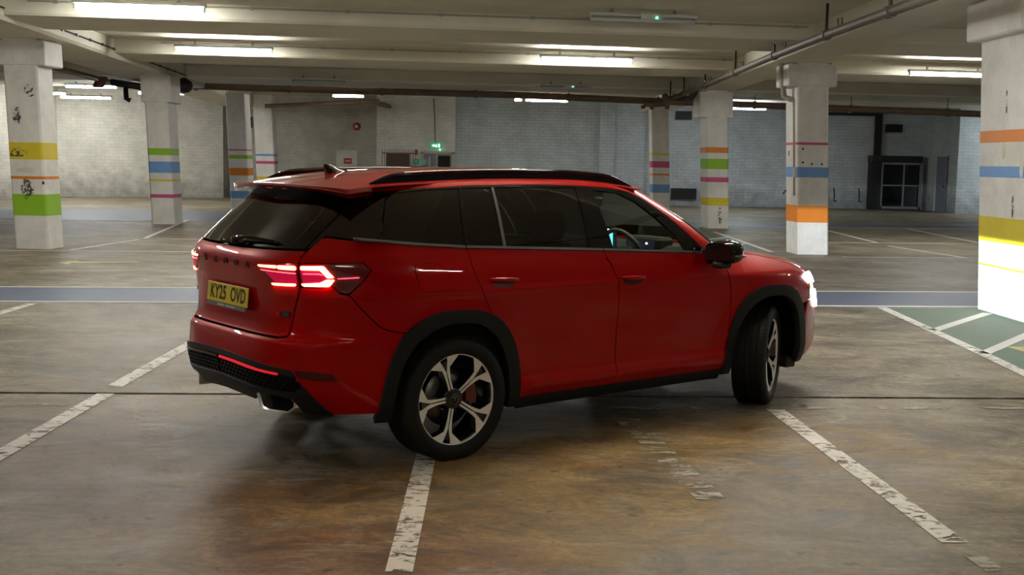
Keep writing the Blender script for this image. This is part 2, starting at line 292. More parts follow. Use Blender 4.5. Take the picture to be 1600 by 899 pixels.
class MB:
    def __init__(s): s.v = []; s.f = []
    def add(s, vs, fs):
        n = len(s.v); s.v += [tuple(v) for v in vs]; s.f += [tuple(i + n for i in f) for f in fs]; return s
    def box(s, a, b, fn=None, bev=0.):
        x0, y0, z0 = a; x1, y1, z1 = b
        if bev > 0:
            e = bev; vs = []; fs = []
            # chamfered box: 24 verts
            def q(i, j, k):
                X = (x0, x1)[i]; Y = (y0, y1)[j]; Z = (z0, z1)[k]; sx = (1, -1)[i] * e; sy = (1, -1)[j] * e; sz = (1, -1)[k] * e
                return [(X, Y + sy, Z + sz), (X + sx, Y, Z + sz), (X + sx, Y + sy, Z)]
            idx = {}
            for i in (0, 1):
                for j in (0, 1):
                    for k in (0, 1):
                        for t, p in enumerate(q(i, j, k)): idx[i, j, k, t] = len(vs); vs.append(p)
            for i in (0, 1): fs.append([idx[i, 0, 0, 0], idx[i, 1, 0, 0], idx[i, 1, 1, 0], idx[i, 0, 1, 0]][::(1 if i else -1)])
            for j in (0, 1): fs.append([idx[0, j, 0, 1], idx[1, j, 0, 1], idx[1, j, 1, 1], idx[0, j, 1, 1]][::(-1 if j else 1)])
            for k in (0, 1): fs.append([idx[0, 0, k, 2], idx[1, 0, k, 2], idx[1, 1, k, 2], idx[0, 1, k, 2]][::(1 if k else -1)])
            for j in (0, 1):
                for k in (0, 1): fs.append([idx[0, j, k, 1], idx[1, j, k, 1], idx[1, j, k, 2], idx[0, j, k, 2]])
            for i in (0, 1):
                for k in (0, 1): fs.append([idx[i, 0, k, 0], idx[i, 1, k, 0], idx[i, 1, k, 2], idx[i, 0, k, 2]])
            for i in (0, 1):
                for j in (0, 1): fs.append([idx[i, j, 0, 0], idx[i, j, 1, 0], idx[i, j, 1, 1], idx[i, j, 0, 1]])
            for i in (0, 1):
                for j in (0, 1):
                    for k in (0, 1): fs.append([idx[i, j, k, t] for t in range(3)])
        else:
            vs = [(x0, y0, z0), (x1, y0, z0), (x1, y1, z0), (x0, y1, z0), (x0, y0, z1), (x1, y0, z1), (x1, y1, z1), (x0, y1, z1)]
            fs = [(0, 3, 2, 1), (4, 5, 6, 7), (0, 1, 5, 4), (1, 2, 6, 5), (2, 3, 7, 6), (3, 0, 4, 7)]
        if fn: vs = [fn(v) for v in vs]
        return s.add(vs, fs)
    def prism(s, poly, z0, z1, fn=None):
        n = len(poly); vs = [(x, y, z0) for x, y in poly] + [(x, y, z1) for x, y in poly]
        fs = [tuple(range(n))[::-1], tuple(range(n, 2 * n))] + [(i, (i + 1) % n, n + (i + 1) % n, n + i) for i in range(n)]
        if fn: vs = [fn(v) for v in vs]
        return s.add(vs, fs)
    def tube(s, pts, r, n=10, cap=True):
        pts = [Vector(p) for p in pts]; rs = r if isinstance(r, (list, tuple)) else [r] * len(pts); vs = []; fs = []
        up = None
        for i, p in enumerate(pts):
            d = (pts[min(i + 1, len(pts) - 1)] - pts[max(i - 1, 0)]).normalized()
            if up is None: up = Vector((0, 0, 1)) if abs(d.z) < .9 else Vector((1, 0, 0))
            a = d.cross(up).normalized(); b = a.cross(d).normalized(); up = b
            for k in range(n):
                t = 2 * math.pi * k / n; vs.append(p + (a * math.cos(t) + b * math.sin(t)) * rs[i])
        for i in range(len(pts) - 1):
            for k in range(n): fs.append((i * n + k, i * n + (k + 1) % n, (i + 1) * n + (k + 1) % n, (i + 1) * n + k))
        if cap: fs.append(tuple(range(n))[::-1]); fs.append(tuple(range((len(pts) - 1) * n, len(pts) * n)))
        return s.add(vs, fs)
    def lathe(s, prof, n=48, axis='y', fn=None):
        # prof: (radius, offset along axis)
        vs = []; fs = []
        for (r, h) in prof:
            for k in range(n):
                t = 2 * math.pi * k / n; c, q = r * math.cos(t), r * math.sin(t)
                vs.append({'y': (c, h, q), 'z': (c, q, h), 'x': (h, c, q)}[axis])
        for i in range(len(prof) - 1):
            for k in range(n): fs.append((i * n + k, i * n + (k + 1) % n, (i + 1) * n + (k + 1) % n, (i + 1) * n + k))
        if fn: vs = [fn(v) for v in vs]
        return s.add(vs, fs)
    def disc(s, r, h, n=32, axis='y', fn=None):
        vs = []
        for k in range(n):
            t = 2 * math.pi * k / n; c, q = r * math.cos(t), r * math.sin(t); vs.append({'y': (c, h, q), 'z': (c, q, h), 'x': (h, c, q)}[axis])
        if fn: vs = [fn(v) for v in vs]
        return s.add(vs, [tuple(range(n))])
    def build(s, name, mat, parent=None, smooth=False, auto=None):
        o = mesh(name, s.v, s.f, mat, parent, smooth or auto is not None)
        if auto is not None:
            me = o.data
            import bmesh
            bm = bmesh.new(); bm.from_mesh(me); bmesh.ops.recalc_face_normals(bm, faces=bm.faces)
            for e in bm.edges:
                if len(e.link_faces) == 2 and e.calc_face_angle(0) > math.radians(auto): e.smooth = False
            bm.to_mesh(me); bm.free()
        return o
# ------------------------------------------------------------------ setting
def zceil(y): return 4.05 + (y - 19) * .009
JX = lambda x: 8.57 + .0624 * x                       # expansion joint between two slabs
fl = MB()
X0, X1, YB, YF = -24., 24., -14., 54.
def quad(mb, a, b, c, d): mb.add([a, b, c, d], [(0, 1, 2, 3)])
g0, g1 = -.035, .03
quad(fl, (X0, YB, 0), (X1, YB, 0), (X1, JX(X1) + g0, 0), (X0, JX(X0) + g0, 0))
quad(fl, (X0, JX(X0) + g1, 0), (X1, JX(X1) + g1, 0), (X1, YF, 0), (X0, YF, 0))
quad(fl, (X0, JX(X0) + g0, 0), (X1, JX(X1) + g0, 0), (X1, JX(X1) + g0, -.03), (X0, JX(X0) + g0, -.03))
quad(fl, (X0, JX(X0) + g1, -.03), (X1, JX(X1) + g1, -.03), (X1, JX(X1) + g1, 0), (X0, JX(X0) + g1, 0))
floor = tag(fl.build('floor', M['floor']), kind='structure')
jt = MB(); quad(jt, (X0, JX(X0) + g0, -.028), (X1, JX(X1) + g0, -.028), (X1, JX(X1) + g1, -.028), (X0, JX(X0) + g1, -.028))
jt.build('expansion_joint', M['joint'], floor)
def strip(name, pts, mat, z=.003, w=None, label=None):
    """polyline marking of width w, or polygon when w is None"""
    mb = MB()
    if w is None: mb.prism(pts, z - .002, z)
    else:
        for (ax, ay), (bx, by) in zip(pts[:-1], pts[1:]):
            d = Vector((bx - ax, by - ay)).normalized(); n = Vector((-d.y, d.x)) * (w / 2)
            k = max(1, int((Vector((bx - ax, by - ay))).length / 1.0))
            for i in range(k):
                a = Vector((ax, ay)).lerp(Vector((bx, by)), i / k); b = Vector((ax, ay)).lerp(Vector((bx, by)), (i + 1) / k)
                mb.prism([tuple(a - n), tuple(b - n), tuple(b + n), tuple(a + n)], z - .002, z)
    return tag(mb.build(name, mat, floor), label)
# walkway: pale blue band with white borders
SL_ = .117
top = lambda x: 15.82 + SL_ * x; bot = lambda x: 14.17 + .104 * x
strip('walkway_band', [(-20, bot(-20) + .05), (-8, bot(-8) + .05), (0, bot(0) + .05), (6.6, bot(6.6) + .05), (20, bot(20) + .05), (20, top(20) - .05), (6.6, top(6.6) - .05), (0, top(0) - .05), (-8, top(-8) - .05), (-20, top(-20) - .05)][:10], M['blue_paint'], .003, label='faded blue walkway band')
strip('walkway_border', [(-20, top(-20)), (20, top(20))], M['thin_white'], .005, .085)
strip('walkway_border', [(-20, bot(-20)), (20, bot(20))], M['thin_white'], .005, .10)
# far walkway, left end widened to paint in a shaded stretch of floor
strip('walkway_band', [(-20, 30.0), (-9.2, 31.0), (6, 33.6), (20, 35.6), (20, 37.4), (6, 35.6), (-10.5, 37.2), (-20, 35.2)], M['blue_paint'], .003, label='far faded blue walkway band, left end widened with painted shade')
strip('walkway_border', [(-13, 29.6), (-9.2, 30.9), (6, 33.4), (20, 35.4)], M['thin_white'], .005, .10)
# bay lines
W_ = .125
strip('bay_line', [(-2.93, 14.0), (-2.93, 8.62)], M['white_paint'], .004, W_)
strip('bay_line', [(-2.90, 8.36), (-2.88, 4.2)], M['white_paint'], .004, W_)
strip('bay_line', [(-5.47, 13.4), (-5.47, 9.5)], M['white_paint'], .004, W_)
strip('bay_line', [(-.485, 6.95), (-.45, 4.78)], M['white_paint'], .004, .115)
strip('bay_line', [(1.875, 8.24), (2.06, 5.30)], M['white_paint'], .004, .125)
strip('bay_line', [(2.075, 5.16), (2.12, 4.6)], M['white_paint_old'], .004, .09)
strip('bay_line', [(4.57, 14.52), (4.42, 11.0), (4.30, 9.0)], M['white_paint'], .006, .12)
strip('bay_line', [(.69, 8.19), (3.72, 8.43), (8, 8.75)], M['white_paint_old'], .004, .07)
strip('bay_line', [(-6, 7.75), (-3.0, 7.94)], M['white_paint_old'], .004, .07)
strip('bay_line', [(.78, 7.9), (1.05, 5.9)], M['white_paint_old'], .0035, .16, 'pale ghost of an old worn bay line')
# green hatched area beside the near right pillar
strip('hatched_area', [(4.6, 14.45), (4.43, 11.0), (4.30, 9.0), (7.2, 9.0), (7.2, 14.8)], M['green_paint'], .003, label='faded green hatched area')
strip('hatch_line', [(4.50, 12.50), (5.72, 14.12)], M['thin_white'], .006, .12)
strip('hatch_line', [(4.42, 10.95), (5.45, 12.35), (6.6, 13.9)], M['thin_white'], .006, .12)
strip('hatch_line', [(4.36, 9.6), (6.9, 12.9)], M['thin_white'], .006, .12)
strip('yellow_dash', [(4.82, 11.40), (5.9, 11.5), (5.9, 11.15), (4.86, 11.12)], M['yellow_paint'], .007)
strip('hatch_line', [(5.2, 30.6), (5.2, 23.7)], M['thin_white'], .005, .12)
strip('hatched_area', [(4.0, 24.2), (5.1, 24.4), (5.1, 31), (4.0, 30.8)], M['green_paint'], .003, label='distant faded green hatched area')
strip('hatch_line', [(4.0, 26.6), (5.2, 28.4)], M['thin_white'], .006, .12)
strip('hatch_line', [(4.0, 24.6), (5.2, 26.2)], M['thin_white'], .006, .12)
# distant markings
strip('bay_line', [(-12, 20.35), (-5.6, 21.15), (4, 22.3)], M['thin_white'], .005, .09)
strip('bay_line', [(-12, 23.6), (-7.6, 24.3), (4, 25.8)], M['thin_white'], .005, .07)
strip('bay_line', [(-7.9, 21.1), (-7.6, 24.0)], M['white_paint'], .005, .10)
strip('bay_line', [(-7.6, 24.4), (-8.7, 31.6)], M['thin_white'], .005, .10)
strip('bay_line', [(-5.2, 24.6), (-5.9, 31.6)], M['thin_white'], .005, .10)
strip('bay_line', [(-11.3, 29.8), (-9.6, 31.3)], M['thin_white'], .005, .09)
strip('bay_line', [(8.56, 32.3), (8.41, 27.3)], M['thin_white'], .005, .11)
strip('bay_line', [(11.3, 33.8), (10.99, 27.7)], M['thin_white'], .005, .11)
strip('bay_line', [(8.34, 26.2), (8.85, 23.0)], M['thin_white'], .005, .11)
strip('bay_line', [(6.3, 27.0), (20, 28.6)], M['thin_white'], .005, .09)
strip('bay_line', [(6.35, 22.7), (20, 24.6)], M['thin_white'], .005, .07)
strip('yellow_arrow', [(-7.15, 18.55), (-6.98, 18.95), (-6.95, 18.76), (-6.0, 18.98), (-6.0, 18.86), (-6.93, 18.52), (-6.9, 18.3)], M['yellow_paint'], .005, label='yellow painted floor arrow')
# a few leaves and crumbs of litter
def leaf(x, y, r, rz, label):
    mb = MB(); n = 9; pts = [(r * math.cos(2 * math.pi * k / n) * (1.7 if k % 2 else 1.2), r * math.sin(2 * math.pi * k / n)) for k in range(n)]
    vs = [(px, py, .006 + .012 * abs(px) / r * random.random()) for px, py in pts] + [(0, 0, .014)]
    mb.add(vs, [(k, (k + 1) % n, n) for k in range(n)]); o = mb.build('dry_leaf', M['leaf']); o.location = (x, y, 0); o.rotation_euler = (0, 0, rz)
    tag(o, label, 'leaf')
leaf(2.10, 8.36, .028, .5, 'dry curled brown leaf on the floor just right of the front wheel')
leaf(3.95, 16.2, .05, .2, 'dark dry leaf on the far edge of the blue walkway near the right pillar')
leaf(4.55, 17.6, .05, 1.2, 'dark leaf on bare concrete beyond the blue walkway')

# ceiling slab
cs = MB()
cs.add([(X0, YB, zceil(YB)), (X1, YB, zceil(YB)), (X1, YF, zceil(YF)), (X0, YF, zceil(YF)), (X0, YB, zceil(YB) + .3), (X1, YB, zceil(YB) + .3), (X1, YF, zceil(YF) + .3), (X0, YF, zceil(YF) + .3)],
       [(0, 3, 2, 1), (4, 5, 6, 7), (0, 1, 5, 4), (1, 2, 6, 5), (2, 3, 7, 6), (3, 0, 4, 7)])
ceiling = tag(cs.build('ceiling', M['ceiling']), kind='structure')
YAW = .13
ribs = [(-8.9, 2.1), (-2.0, 2.1), (5.0, 2.1), (12.0, 2.1), (18.95, 2.1), (25.75, 2.4), (33.6, 2.6), (41.2, 2.4)]
ribY = lambda k, x: ribs[k][0] + YAW * (x + 2.1)
for k, (y0, d) in enumerate(ribs):
    mb = MB()
    a, b = X0, X1; ya, yb = y0 + YAW * (a + 2.1), y0 + YAW * (b + 2.1)
    zt = zceil(y0) + .12; zb = 3.79 + max(0, (y0 - 19)) * .004
    if k == 7: zb = 4.06
    ch = .04
    prof = [(0, zt), (0, zb + ch), (ch, zb), (d - ch, zb), (d, zb + ch), (d, zt)]
    vs = [(a, ya + p, z) for p, z in prof] + [(b, yb + p, z) for p, z in prof]
    mb.add(vs, [(i, i + 1, 7 + i, 6 + i) for i in range(5)] + [(0, 5, 4, 3, 2, 1), (6, 7, 8, 9, 10, 11), (5, 0, 6, 11)])
    mb.build('ceiling_beam', M['beam'], ceiling)
# main longitudinal beams
def lbeam(xl, xr, y0, y1, slope):
    zb = 3.72; zt = 4.35; vs = []
    for y in (y0, y1):
        o = slope * (y - 18)
        vs += [(xl + o, y, zt), (xl + o, y, zb + .05), (xl + o + .05, y, zb), (xr + o - .05, y, zb), (xr + o, y, zb + .05), (xr + o, y, zt)]
    MB().add(vs, [(i, 6 + i, 7 + i, 1 + i) for i in range(5)] + [(0, 1, 2, 3, 4, 5), (11, 10, 9, 8, 7, 6), (0, 5, 11, 6)]).build('ceiling_girder', M['beam'], ceiling)
lbeam(4.92, 5.92, -13, 47, .0)
lbeam(-9.2, -7.75, -13, 48, -.085)
# conduits on the beam faces, with saddle clips
for k in (4, 5):
    mb = MB(); zt = 4.0 if k == 4 else 4.04
    mb.tube([(-7.4, ribY(k, -7.4) - .02, zt), (4.8, ribY(k, 4.8) - .02, zt)], .014, 6)
    for i in range(9): x = -7 + i * 1.45; mb.box((x - .03, ribY(k, x) - .045, zt - .025), (x + .03, ribY(k, x), zt + .025))
    mb.build('conduit', M['conduit'], ceiling)
mb = MB()
for i in range(24):
    y = 14 + i * .9; x = -7.75 - .085 * (y - 18) + .012; mb.box((x, y - .03, 3.86), (x + .03, y + .03, 3.91))
mb.tube([(-7.75 - .085 * (13 - 18) + .02, 13, 3.885), (-7.75 - .085 * (36 - 18) + .02, 36, 3.885)], .016, 6)
mb.build('conduit', M['dark_metal'], ceiling)

# ------------------------------------------------------------------ walls
def wall(name, pts, mat, h=4.6):
    """run of vertical wall through plan points; uv in metres; .25 m thick behind (to the left of travel)"""
    vs = []; fs = []; uv = []; s = 0
    for i, (x, y) in enumerate(pts):
        if i: s += math.hypot(x - pts[i - 1][0], y - pts[i - 1][1])
        vs += [(x, y, -.05), (x, y, h)]; uv += [(s, 0), (s, h)]
    for i in range(len(pts) - 1): fs.append((2 * i, 2 * i + 2, 2 * i + 3, 2 * i + 1))
    n = len(vs)
    for i, (x, y) in enumerate(pts):
        a = Vector(pts[max(i - 1, 0)]); b = Vector(pts[min(i + 1, len(pts) - 1)]); d = (b - a).normalized(); q = Vector((-d.y, d.x)) * .25
        vs += [(x + q.x, y + q.y, -.05), (x + q.x, y + q.y, h)]; uv += [(0, 0), (0, h)]
    for i in range(len(pts) - 1): fs.append((n + 2 * i, n + 2 * i + 1, n + 2 * i + 3, n + 2 * i + 2)); fs.append((2 * i + 1, 2 * i + 3, n + 2 * i + 3, n + 2 * i + 1))
    return tag(mesh(name, vs, fs, mat, uv=uv), kind='structure')
wall('wall_left', [(-22, -13.8), (-20.5, 20), (-18.9, 43.2), (-18.3, 47.7)], M['wall_warm'])
wall('wall_back_left', [(-18.3, 47.7), (-12.15, 49.7)], M['wall_warm'])
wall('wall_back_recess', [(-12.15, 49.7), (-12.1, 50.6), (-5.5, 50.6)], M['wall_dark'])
wb = wall('wall_back_block', [(-5.62, 50.8), (-5.62, 48.6), (-3.9, 48.6), (-3.9, 48.6), (-2.42, 48.6), (-2.42, 50.8)], M['wall_warm'])
wall('wall_back_middle', [(-2.42, 49.3), (5.4, 49.55)], M['wall_cool'])
wall('wall_back_right', [(5.4, 49.85), (9.7, 50.15), (17.3, 50.2)], M['wall_cool'])
wall('wall_right_return', [(17.25, 50.2), (17.25, 46.35)], M['wall_cool'])
wall('wall_right', [(17.25, 46.35), (20.5, 45.9), (22.5, 20), (22.5, -13.8)], M['wall_cool'])
wall('wall_front', [(22.5, -13.8), (-22, -13.8)], M['wall_warm'])
# shallow pilaster on the middle wall
wall('wall_pilaster', [(3.5, 49.6), (3.5, 49.2), (4.1, 49.2), (4.1, 49.6)], M['wall_cool'])

# ------------------------------------------------------------------ pillars
LEAN = .045
def pillar(x, y, wx, wy, rz, stripes, label, h=3.72, cap=None, extra=None, zc=3.25):
    t = empty('concrete_pillar', (x, y, 0), rz, label, 'pillar')
    sh = lambda v: (v[0] - LEAN * v[2], v[1], v[2])
    def octo(o, c): return [(-o + c, -o), (wx + o - c, -o), (wx + o, -o + c), (wx + o, wy + o - c), (wx + o - c, wy + o), (-o + c, wy + o), (-o, wy + o - c), (-o, -o + c)]
    MB().prism(octo(0, .03), -.03, h, sh).build('shaft', M['pillar'], t)
    for (z0, z1, c) in stripes:
        MB().prism(octo(.003, .031), z0, z1, sh).build('painted_stripe', M['stripe_' + c], t)
    if cap:
        l, r, f, b_ = cap
        MB().box((-l, -f, zc), (wx + r, wy + b_, 3.69), sh, .02).build('capital', M['pillar'], t)
        MB().box((-l * .6 + .02, -f + .06, 3.69), (wx + r * .6 - .02, wy + b_ - .06, 3.735), sh).build('bearing_pad', M['conduit'], t)
    return t
P1 = pillar(-8.93, 21.2, .62, .62, math.radians(-4), [(1.60, 1.90, 'yellow'), (1.25, 1.30, 'orange'), (.60, .98, 'green')], 'white pillar with yellow, orange and broad lime bands at the far left edge', cap=(.1, .16, .01, .1))
P2 = pillar(-9.02, 29.55, .56, .9, math.radians(2), [(1.72, 1.89, 'green'), (1.28, 1.56, 'blue'), (1.07, 1.12, 'yellow'), (.66, .75, 'pink')], 'white pillar with lime, blue, thin yellow and magenta bands, second from the left', cap=(.08, .1, .01, .1), zc=3.02)
P3 = pillar(-9.05, 38.0, .6, .8, 0, [(1.91, 1.95, 'pink'), (1.65, 1.77, 'green'), (1.12, 1.36, 'orange'), (.39, .62, 'blue')], 'bluish white pillar with thin magenta, lime and orange bands behind the car tail')
P4 = pillar(-9.92, 46.0, .72, .7, 0, [(1.76, 1.84, 'blue'), (1.46, 1.57, 'pink'), (.87, .98, 'yellow')], 'distant white pillar with thin blue and magenta bands beside the back wall', h=4.1)
P5 = pillar(4.84, 41.3, .62, .7, 0, [(2.03, 2.10, 'yellow'), (1.60, 1.82, 'pink'), (1.33, 1.39, 'orange'), (.73, 1.02, 'blue')], 'distant white pillar with magenta and blue bands right of the car roof')
P6 = pillar(5.30, 32.3, .60, .8, math.radians(4), [(2.05, 2.20, 'orange'), (1.61, 1.89, 'green'), (1.26, 1.39, 'pink'), (.62, .84, 'yellow')], 'white pillar with orange, lime, magenta and yellow bands above the car bonnet', cap=(.17, .14, .01, .05), zc=3.0)
P7 = pillar(5.60, 23.2, .62, .75, math.radians(5), [(2.14, 2.19, 'pink'), (1.51, 1.71, 'blue'), (.63, .96, 'orange')], 'white pillar with blue and broad orange bands and a grey drainpipe on its left side', cap=(.18, .16, .01, .05), zc=3.27)
P8 = pillar(5.80, 13.28, .75, 1.3, math.radians(1.5), [(2.04, 2.18, 'orange'), (1.63, 1.76, 'blue'), (.86, 1.16, 'yellow'), (.56, .585, 'green')], 'near pillar at the right edge, its foot lit white by the headlights', cap=(.14, .1, .1, .1), zc=3.25)
# scuffs, filler patches and bolt holes on the pillar faces (thin raised or chipped spots with a shape of their own)
def spot(t, x, z, w, h_, mat, name, face='f', seed=0):
    rnd = random.Random(seed); n = 11; pts = []
    for k in range(n):
        a = 2 * math.pi * k / n; r = .6 + .4 * rnd.random(); pts.append((x + w * r * math.cos(a), z + h_ * r * math.sin(a)))
    y = -.006
    vs = [(p - LEAN * q, y, q) for p, q in pts] + [(p - LEAN * q, .0, q) for p, q in pts]
    MB().add(vs, [tuple(range(n))] + [(i, (i + 1) % n, n + (i + 1) % n, n + i) for i in range(n)]).build(name, mat, t)
for x_, z_, w_, h_ in ((.44, 2.82, .12, .16), (.21, 2.36, .10, .20), (.16, 1.72, .24, .12), (.30, 1.10, .16, .22), (.60, 1.18, .03, .05)): spot(P1, x_, z_, w_, h_, M['scuff'], 'scuff_mark', seed=int(x_ * 100))
spot(P1, .3, 1.42, .2, .06, M['patch'], 'filler_patch', seed=4)
for x_, z_ in ((.10, 2.06), (.10, 1.80), (.28, 1.77), (.48, 1.77)): spot(P7, x_, z_, .025, .03, M['black'], 'bolt_hole', seed=3)
spot(P7, .16, 1.44, .08, .09, M['patch'], 'filler_patch', seed=9)
spot(P6, .35, .32, .06, .28, M['scuff'], 'scuff_mark', seed=5)
def spot_side(t, y, z, w, h_, mat, name, seed=0):
    rnd = random.Random(seed); n = 11; vs = []
    for dx in (-.007, 0.):
        r2 = random.Random(seed)
        for k in range(n): a = 2 * math.pi * k / n; r = .75 + .25 * r2.random(); q = z + h_ * r * math.sin(a); vs.append((dx - LEAN * q, y + w * r * math.cos(a), q))
    MB().add(vs, [tuple(range(n))] + [(i, (i + 1) % n, n + (i + 1) % n, n + i) for i in range(n)]).build(name, mat, t)
spot_side(P8, .14, 1.76, .05, .17, M['patch'], 'filler_patch', 1); spot_side(P8, .62, 1.95, .05, .12, M['patch'], 'filler_patch', 2)
spot_side(P8, .55, 2.5, .012, .16, M['scuff'], 'scuff_mark', 3); spot_side(P8, .35, 1.3, .02, .14, M['scuff'], 'scuff_mark', 8)
# fixtures on pillar 7
dp = MB(); dp.tube([(5.20, 23.55, 3.75), (5.24, 23.55, 3.35), (5.28, 23.55, 3.08), (5.40, 23.45, 3.02), (5.46, 23.4, 3.0), (5.475, 23.4, 2.9), (5.56, 23.4, 1.15)], .055, 8)
tag(dp.build('drainpipe', M['downpipe'], None, True), 'grey downpipe bending onto the left side of the blue and orange pillar', 'pipe')
t = empty('fire_call_point', (5.51, 23.75, 1.98), 0, 'small red fire call point on a white plate, on the blue and orange pillar', 'alarm')
MB().box((-.012, -.1, -.14), (.0, .12, .16)).build('back_plate', M['sign_white'], t)
MB().box((-.05, -.055, -.05), (-.012, .055, .06), None, .01).build('call_box', M['gong_red'], t)
t = empty('wall_switch', (5.50, 23.3, 1.6), 0, 'small white cable box on the blue band of the drainpipe pillar', 'box')
MB().box((-.03, -.07, -.1), (.03, .05, .1), None, .01).build('box_body', M['metal_white'], t)
t = empty('padlock_hook', (5.50, 23.9, 1.2), 0, 'black iron hook on the side of the drainpipe pillar', 'hook')
MB().tube([(.05, 0, .03), (-.04, 0, .03), (-.07, 0, -.02), (-.09, 0, -.03)], .016, 6).build('hook_bar', M['black'], t)

# ------------------------------------------------------------------ fluorescent fittings
def lamp(cx, cy, z, length, label, rz=YAW, on='tube', two=False, led=False):
    cy -= .42; z -= .045
    t = empty('strip_light', (cx, cy, z), math.atan(rz), label, 'light', 'fluorescent strip lights under the ceiling beams')
    h = length / 2
    MB().box((-h - .03, -.06, .045), (h + .03, .06, .10), None, .012).build('housing', M['lamp_body' if on != 'tube_off' else 'metal_white'], t)
    MB().box((-h, .050, -.010), (h, .058, .05)).build('added_glare_shield', M['lamp_body' if on != 'tube_off' else 'metal_white'], t)  # added shield that keeps tube light off the beam face behind
    for s in (-.6, .6): MB().box((s * h - .02, -.02, .09), (s * h + .02, .02, .17)).build('bracket', M['lamp_body'], t)
    MB().tube([(-h, 0, 0), (-h + .02, 0, 0), (h - .02, 0, 0), (h, 0, 0)], [.022, .034, .034, .022], 10).build('lit_tube' if on != 'tube_off' else 'unlit_tube', M[on], t, True)
    for s in (-1, 1): MB().box((s * h - .012, -.03, -.03), (s * h + .012, .03, .05)).build('end_cap', M['grey_metal'], t)
    if led:
        MB().box((-.05, -.07, .0), (.28, .04, .10), None, .01).build('battery_pack', M['metal_white'], t)
        MB().box((.18, -.085, .02), (.21, -.07, .05)).build('indicator_led', M['led_green'], t)
    return t
lamp(-5.585, 18.28, 3.915, 1.86, 'bright lit tube nearest the camera at the top left')
lamp(-6.0, 25.1, 3.92, 1.93, 'lit tube on the second beam, upper left above the car tail')
lamp(1.51, 26.05, 3.935, 1.96, 'lit tube hanging above the car roof, right of centre')
lamp(9.7, 27.1, 3.85, 2.0, 'lit tube at the upper right between the two right pillars')
lamp(-16.43, 46.2, 3.9, 1.9, 'lower of two far lit tubes right of the lime banded left pillar', 0.05, 'tube_near')
lamp(-13.7, 39.1, 3.915, 1.6, 'bluish upper of two far tubes right of the lime banded left pillar', .05, 'tube_cool')
lamp(-5.7, 41.25, 3.88, 1.05, 'small lit tube below the brown pipe, over the fire bell', .06)
lamp(1.10, 42.35, 3.905, 1.5, 'lit tube below the brown pipe, over the white brick wall', .03)
lamp(.10, 42.28, 3.91, .26, 'short stub of lit tube left of another, below the brown pipe', .03)
lamp(8.35, 44.9, 3.87, 1.95, 'lit tube half hidden by the magenta and yellow banded right pillar', .03, 'tube_cool')
lamp(-16.9, 43.3, 3.89, 1.6, 'short lit end of a tube beside the far left pillar', .02, 'tube_near')
lamp(-12.2, 41.9, 3.89, 1.7, 'lit tube end under the black dome behind the second pillar', .02)
lamp(1.92, 18.75, 3.93, 1.62, 'unlit emergency tube with green indicator light at the top centre', YAW, 'tube_off', led=True)
lamp(-5.4, 33.3, 3.84, 1.4, 'unlit dusty tube above the brown pipe, left of centre', .1, 'tube_off')
lamp(1.4, 34.0, 3.84, 1.4, 'unlit tube with tiny green light above the brown pipe, right of centre', .1, 'tube_off', led=True)
lamp(19.6, 44.6, 3.9, 1.9, 'cool lit tube in the far right corner behind the near right pillar', .5, 'tube_cool')
# lamps of the same rows outside the frame: left, right, above and behind the camera
for (x, y, s, lab) in [(-6.5, 10.9, 'tube', 'lit white tube hidden above the top left of the view'), (.7, 8.7, 'tube_warm', 'warm tube directly over the car, above the view'), (3.1, 12.6, 'tube_near', 'lit white tube above the view, beyond the car bonnet'), (-14, 19.6, 'tube', 'lit tube beyond the left edge of the view'), (12, 14.2, 'tube', 'lit tube beyond the right edge of the view'),
                  (8.5, 4.6, 'tube_near', 'lit tube to the right of the camera'), (-7.5, 2.5, 'tube', 'lit tube to the left of the camera'), (1.0, 1.0, 'tube_warm_dim', 'warm tube over the camera'), (-2.5, -6.4, 'tube_near', 'lit tube behind the camera')]:
    lamp(x, y, 3.62, 1.86, lab, YAW, s)

# ------------------------------------------------------------------ pipes under the ceiling
t = empty('drain_pipe', (0, 36, 3.725), 0, 'long rusty brown pipe slung across the hall under the ceiling', 'pipe')
pts = [(-10.4, 35.6 - 36, .07), (-7.4, 0, .045), (-3.95, 0, .02), (-.1, 0, -.02), (4.5, 0, -.13), (9.4, 0, -.235), (14.2, 0, -.34), (19, 0, -.44)]
MB().tube(pts, .098, 12).build('pipe_run', M['pipe'], t, True)
for x in (-9.6, -6.8, -4.0, -1.2, 1.6, 4.3, 7.2, 10.1, 13.0):
    z = np.interp(x, [p[0] for p in pts], [p[2] for p in pts])
    MB().tube([(x - .05, 0, z), (x + .05, 0, z)], .12, 12).build('pipe_collar', M['pipe'], t)
    MB().tube([(x, 0, z + .1), (x, 0, .5)], .012, 5).build('hanger_rod', M['dark_metal'], t)
t = empty('drain_pipe', (4.42, 20, 3.58), 0, 'rusty brown pipe running away beside the right ceiling girder', 'pipe')
pts = [(0, y - 20, z - 3.58) for y, z in [(2, 3.45), (9, 3.50), (13.4, 3.55), (16.9, 3.59), (21.1, 3.60), (28.1, 3.56), (33.5, 3.58), (35.6, 3.6)]]
MB().tube(pts, .062, 12).build('pipe_run', M['pipe_grey'], t, True)
MB().tube([(.14, -9, -.02), (.14, 0, .06), (.14, 8, .04), (.14, 14, .03)], .03, 8).build('cable_run', M['pipe'], t, True)
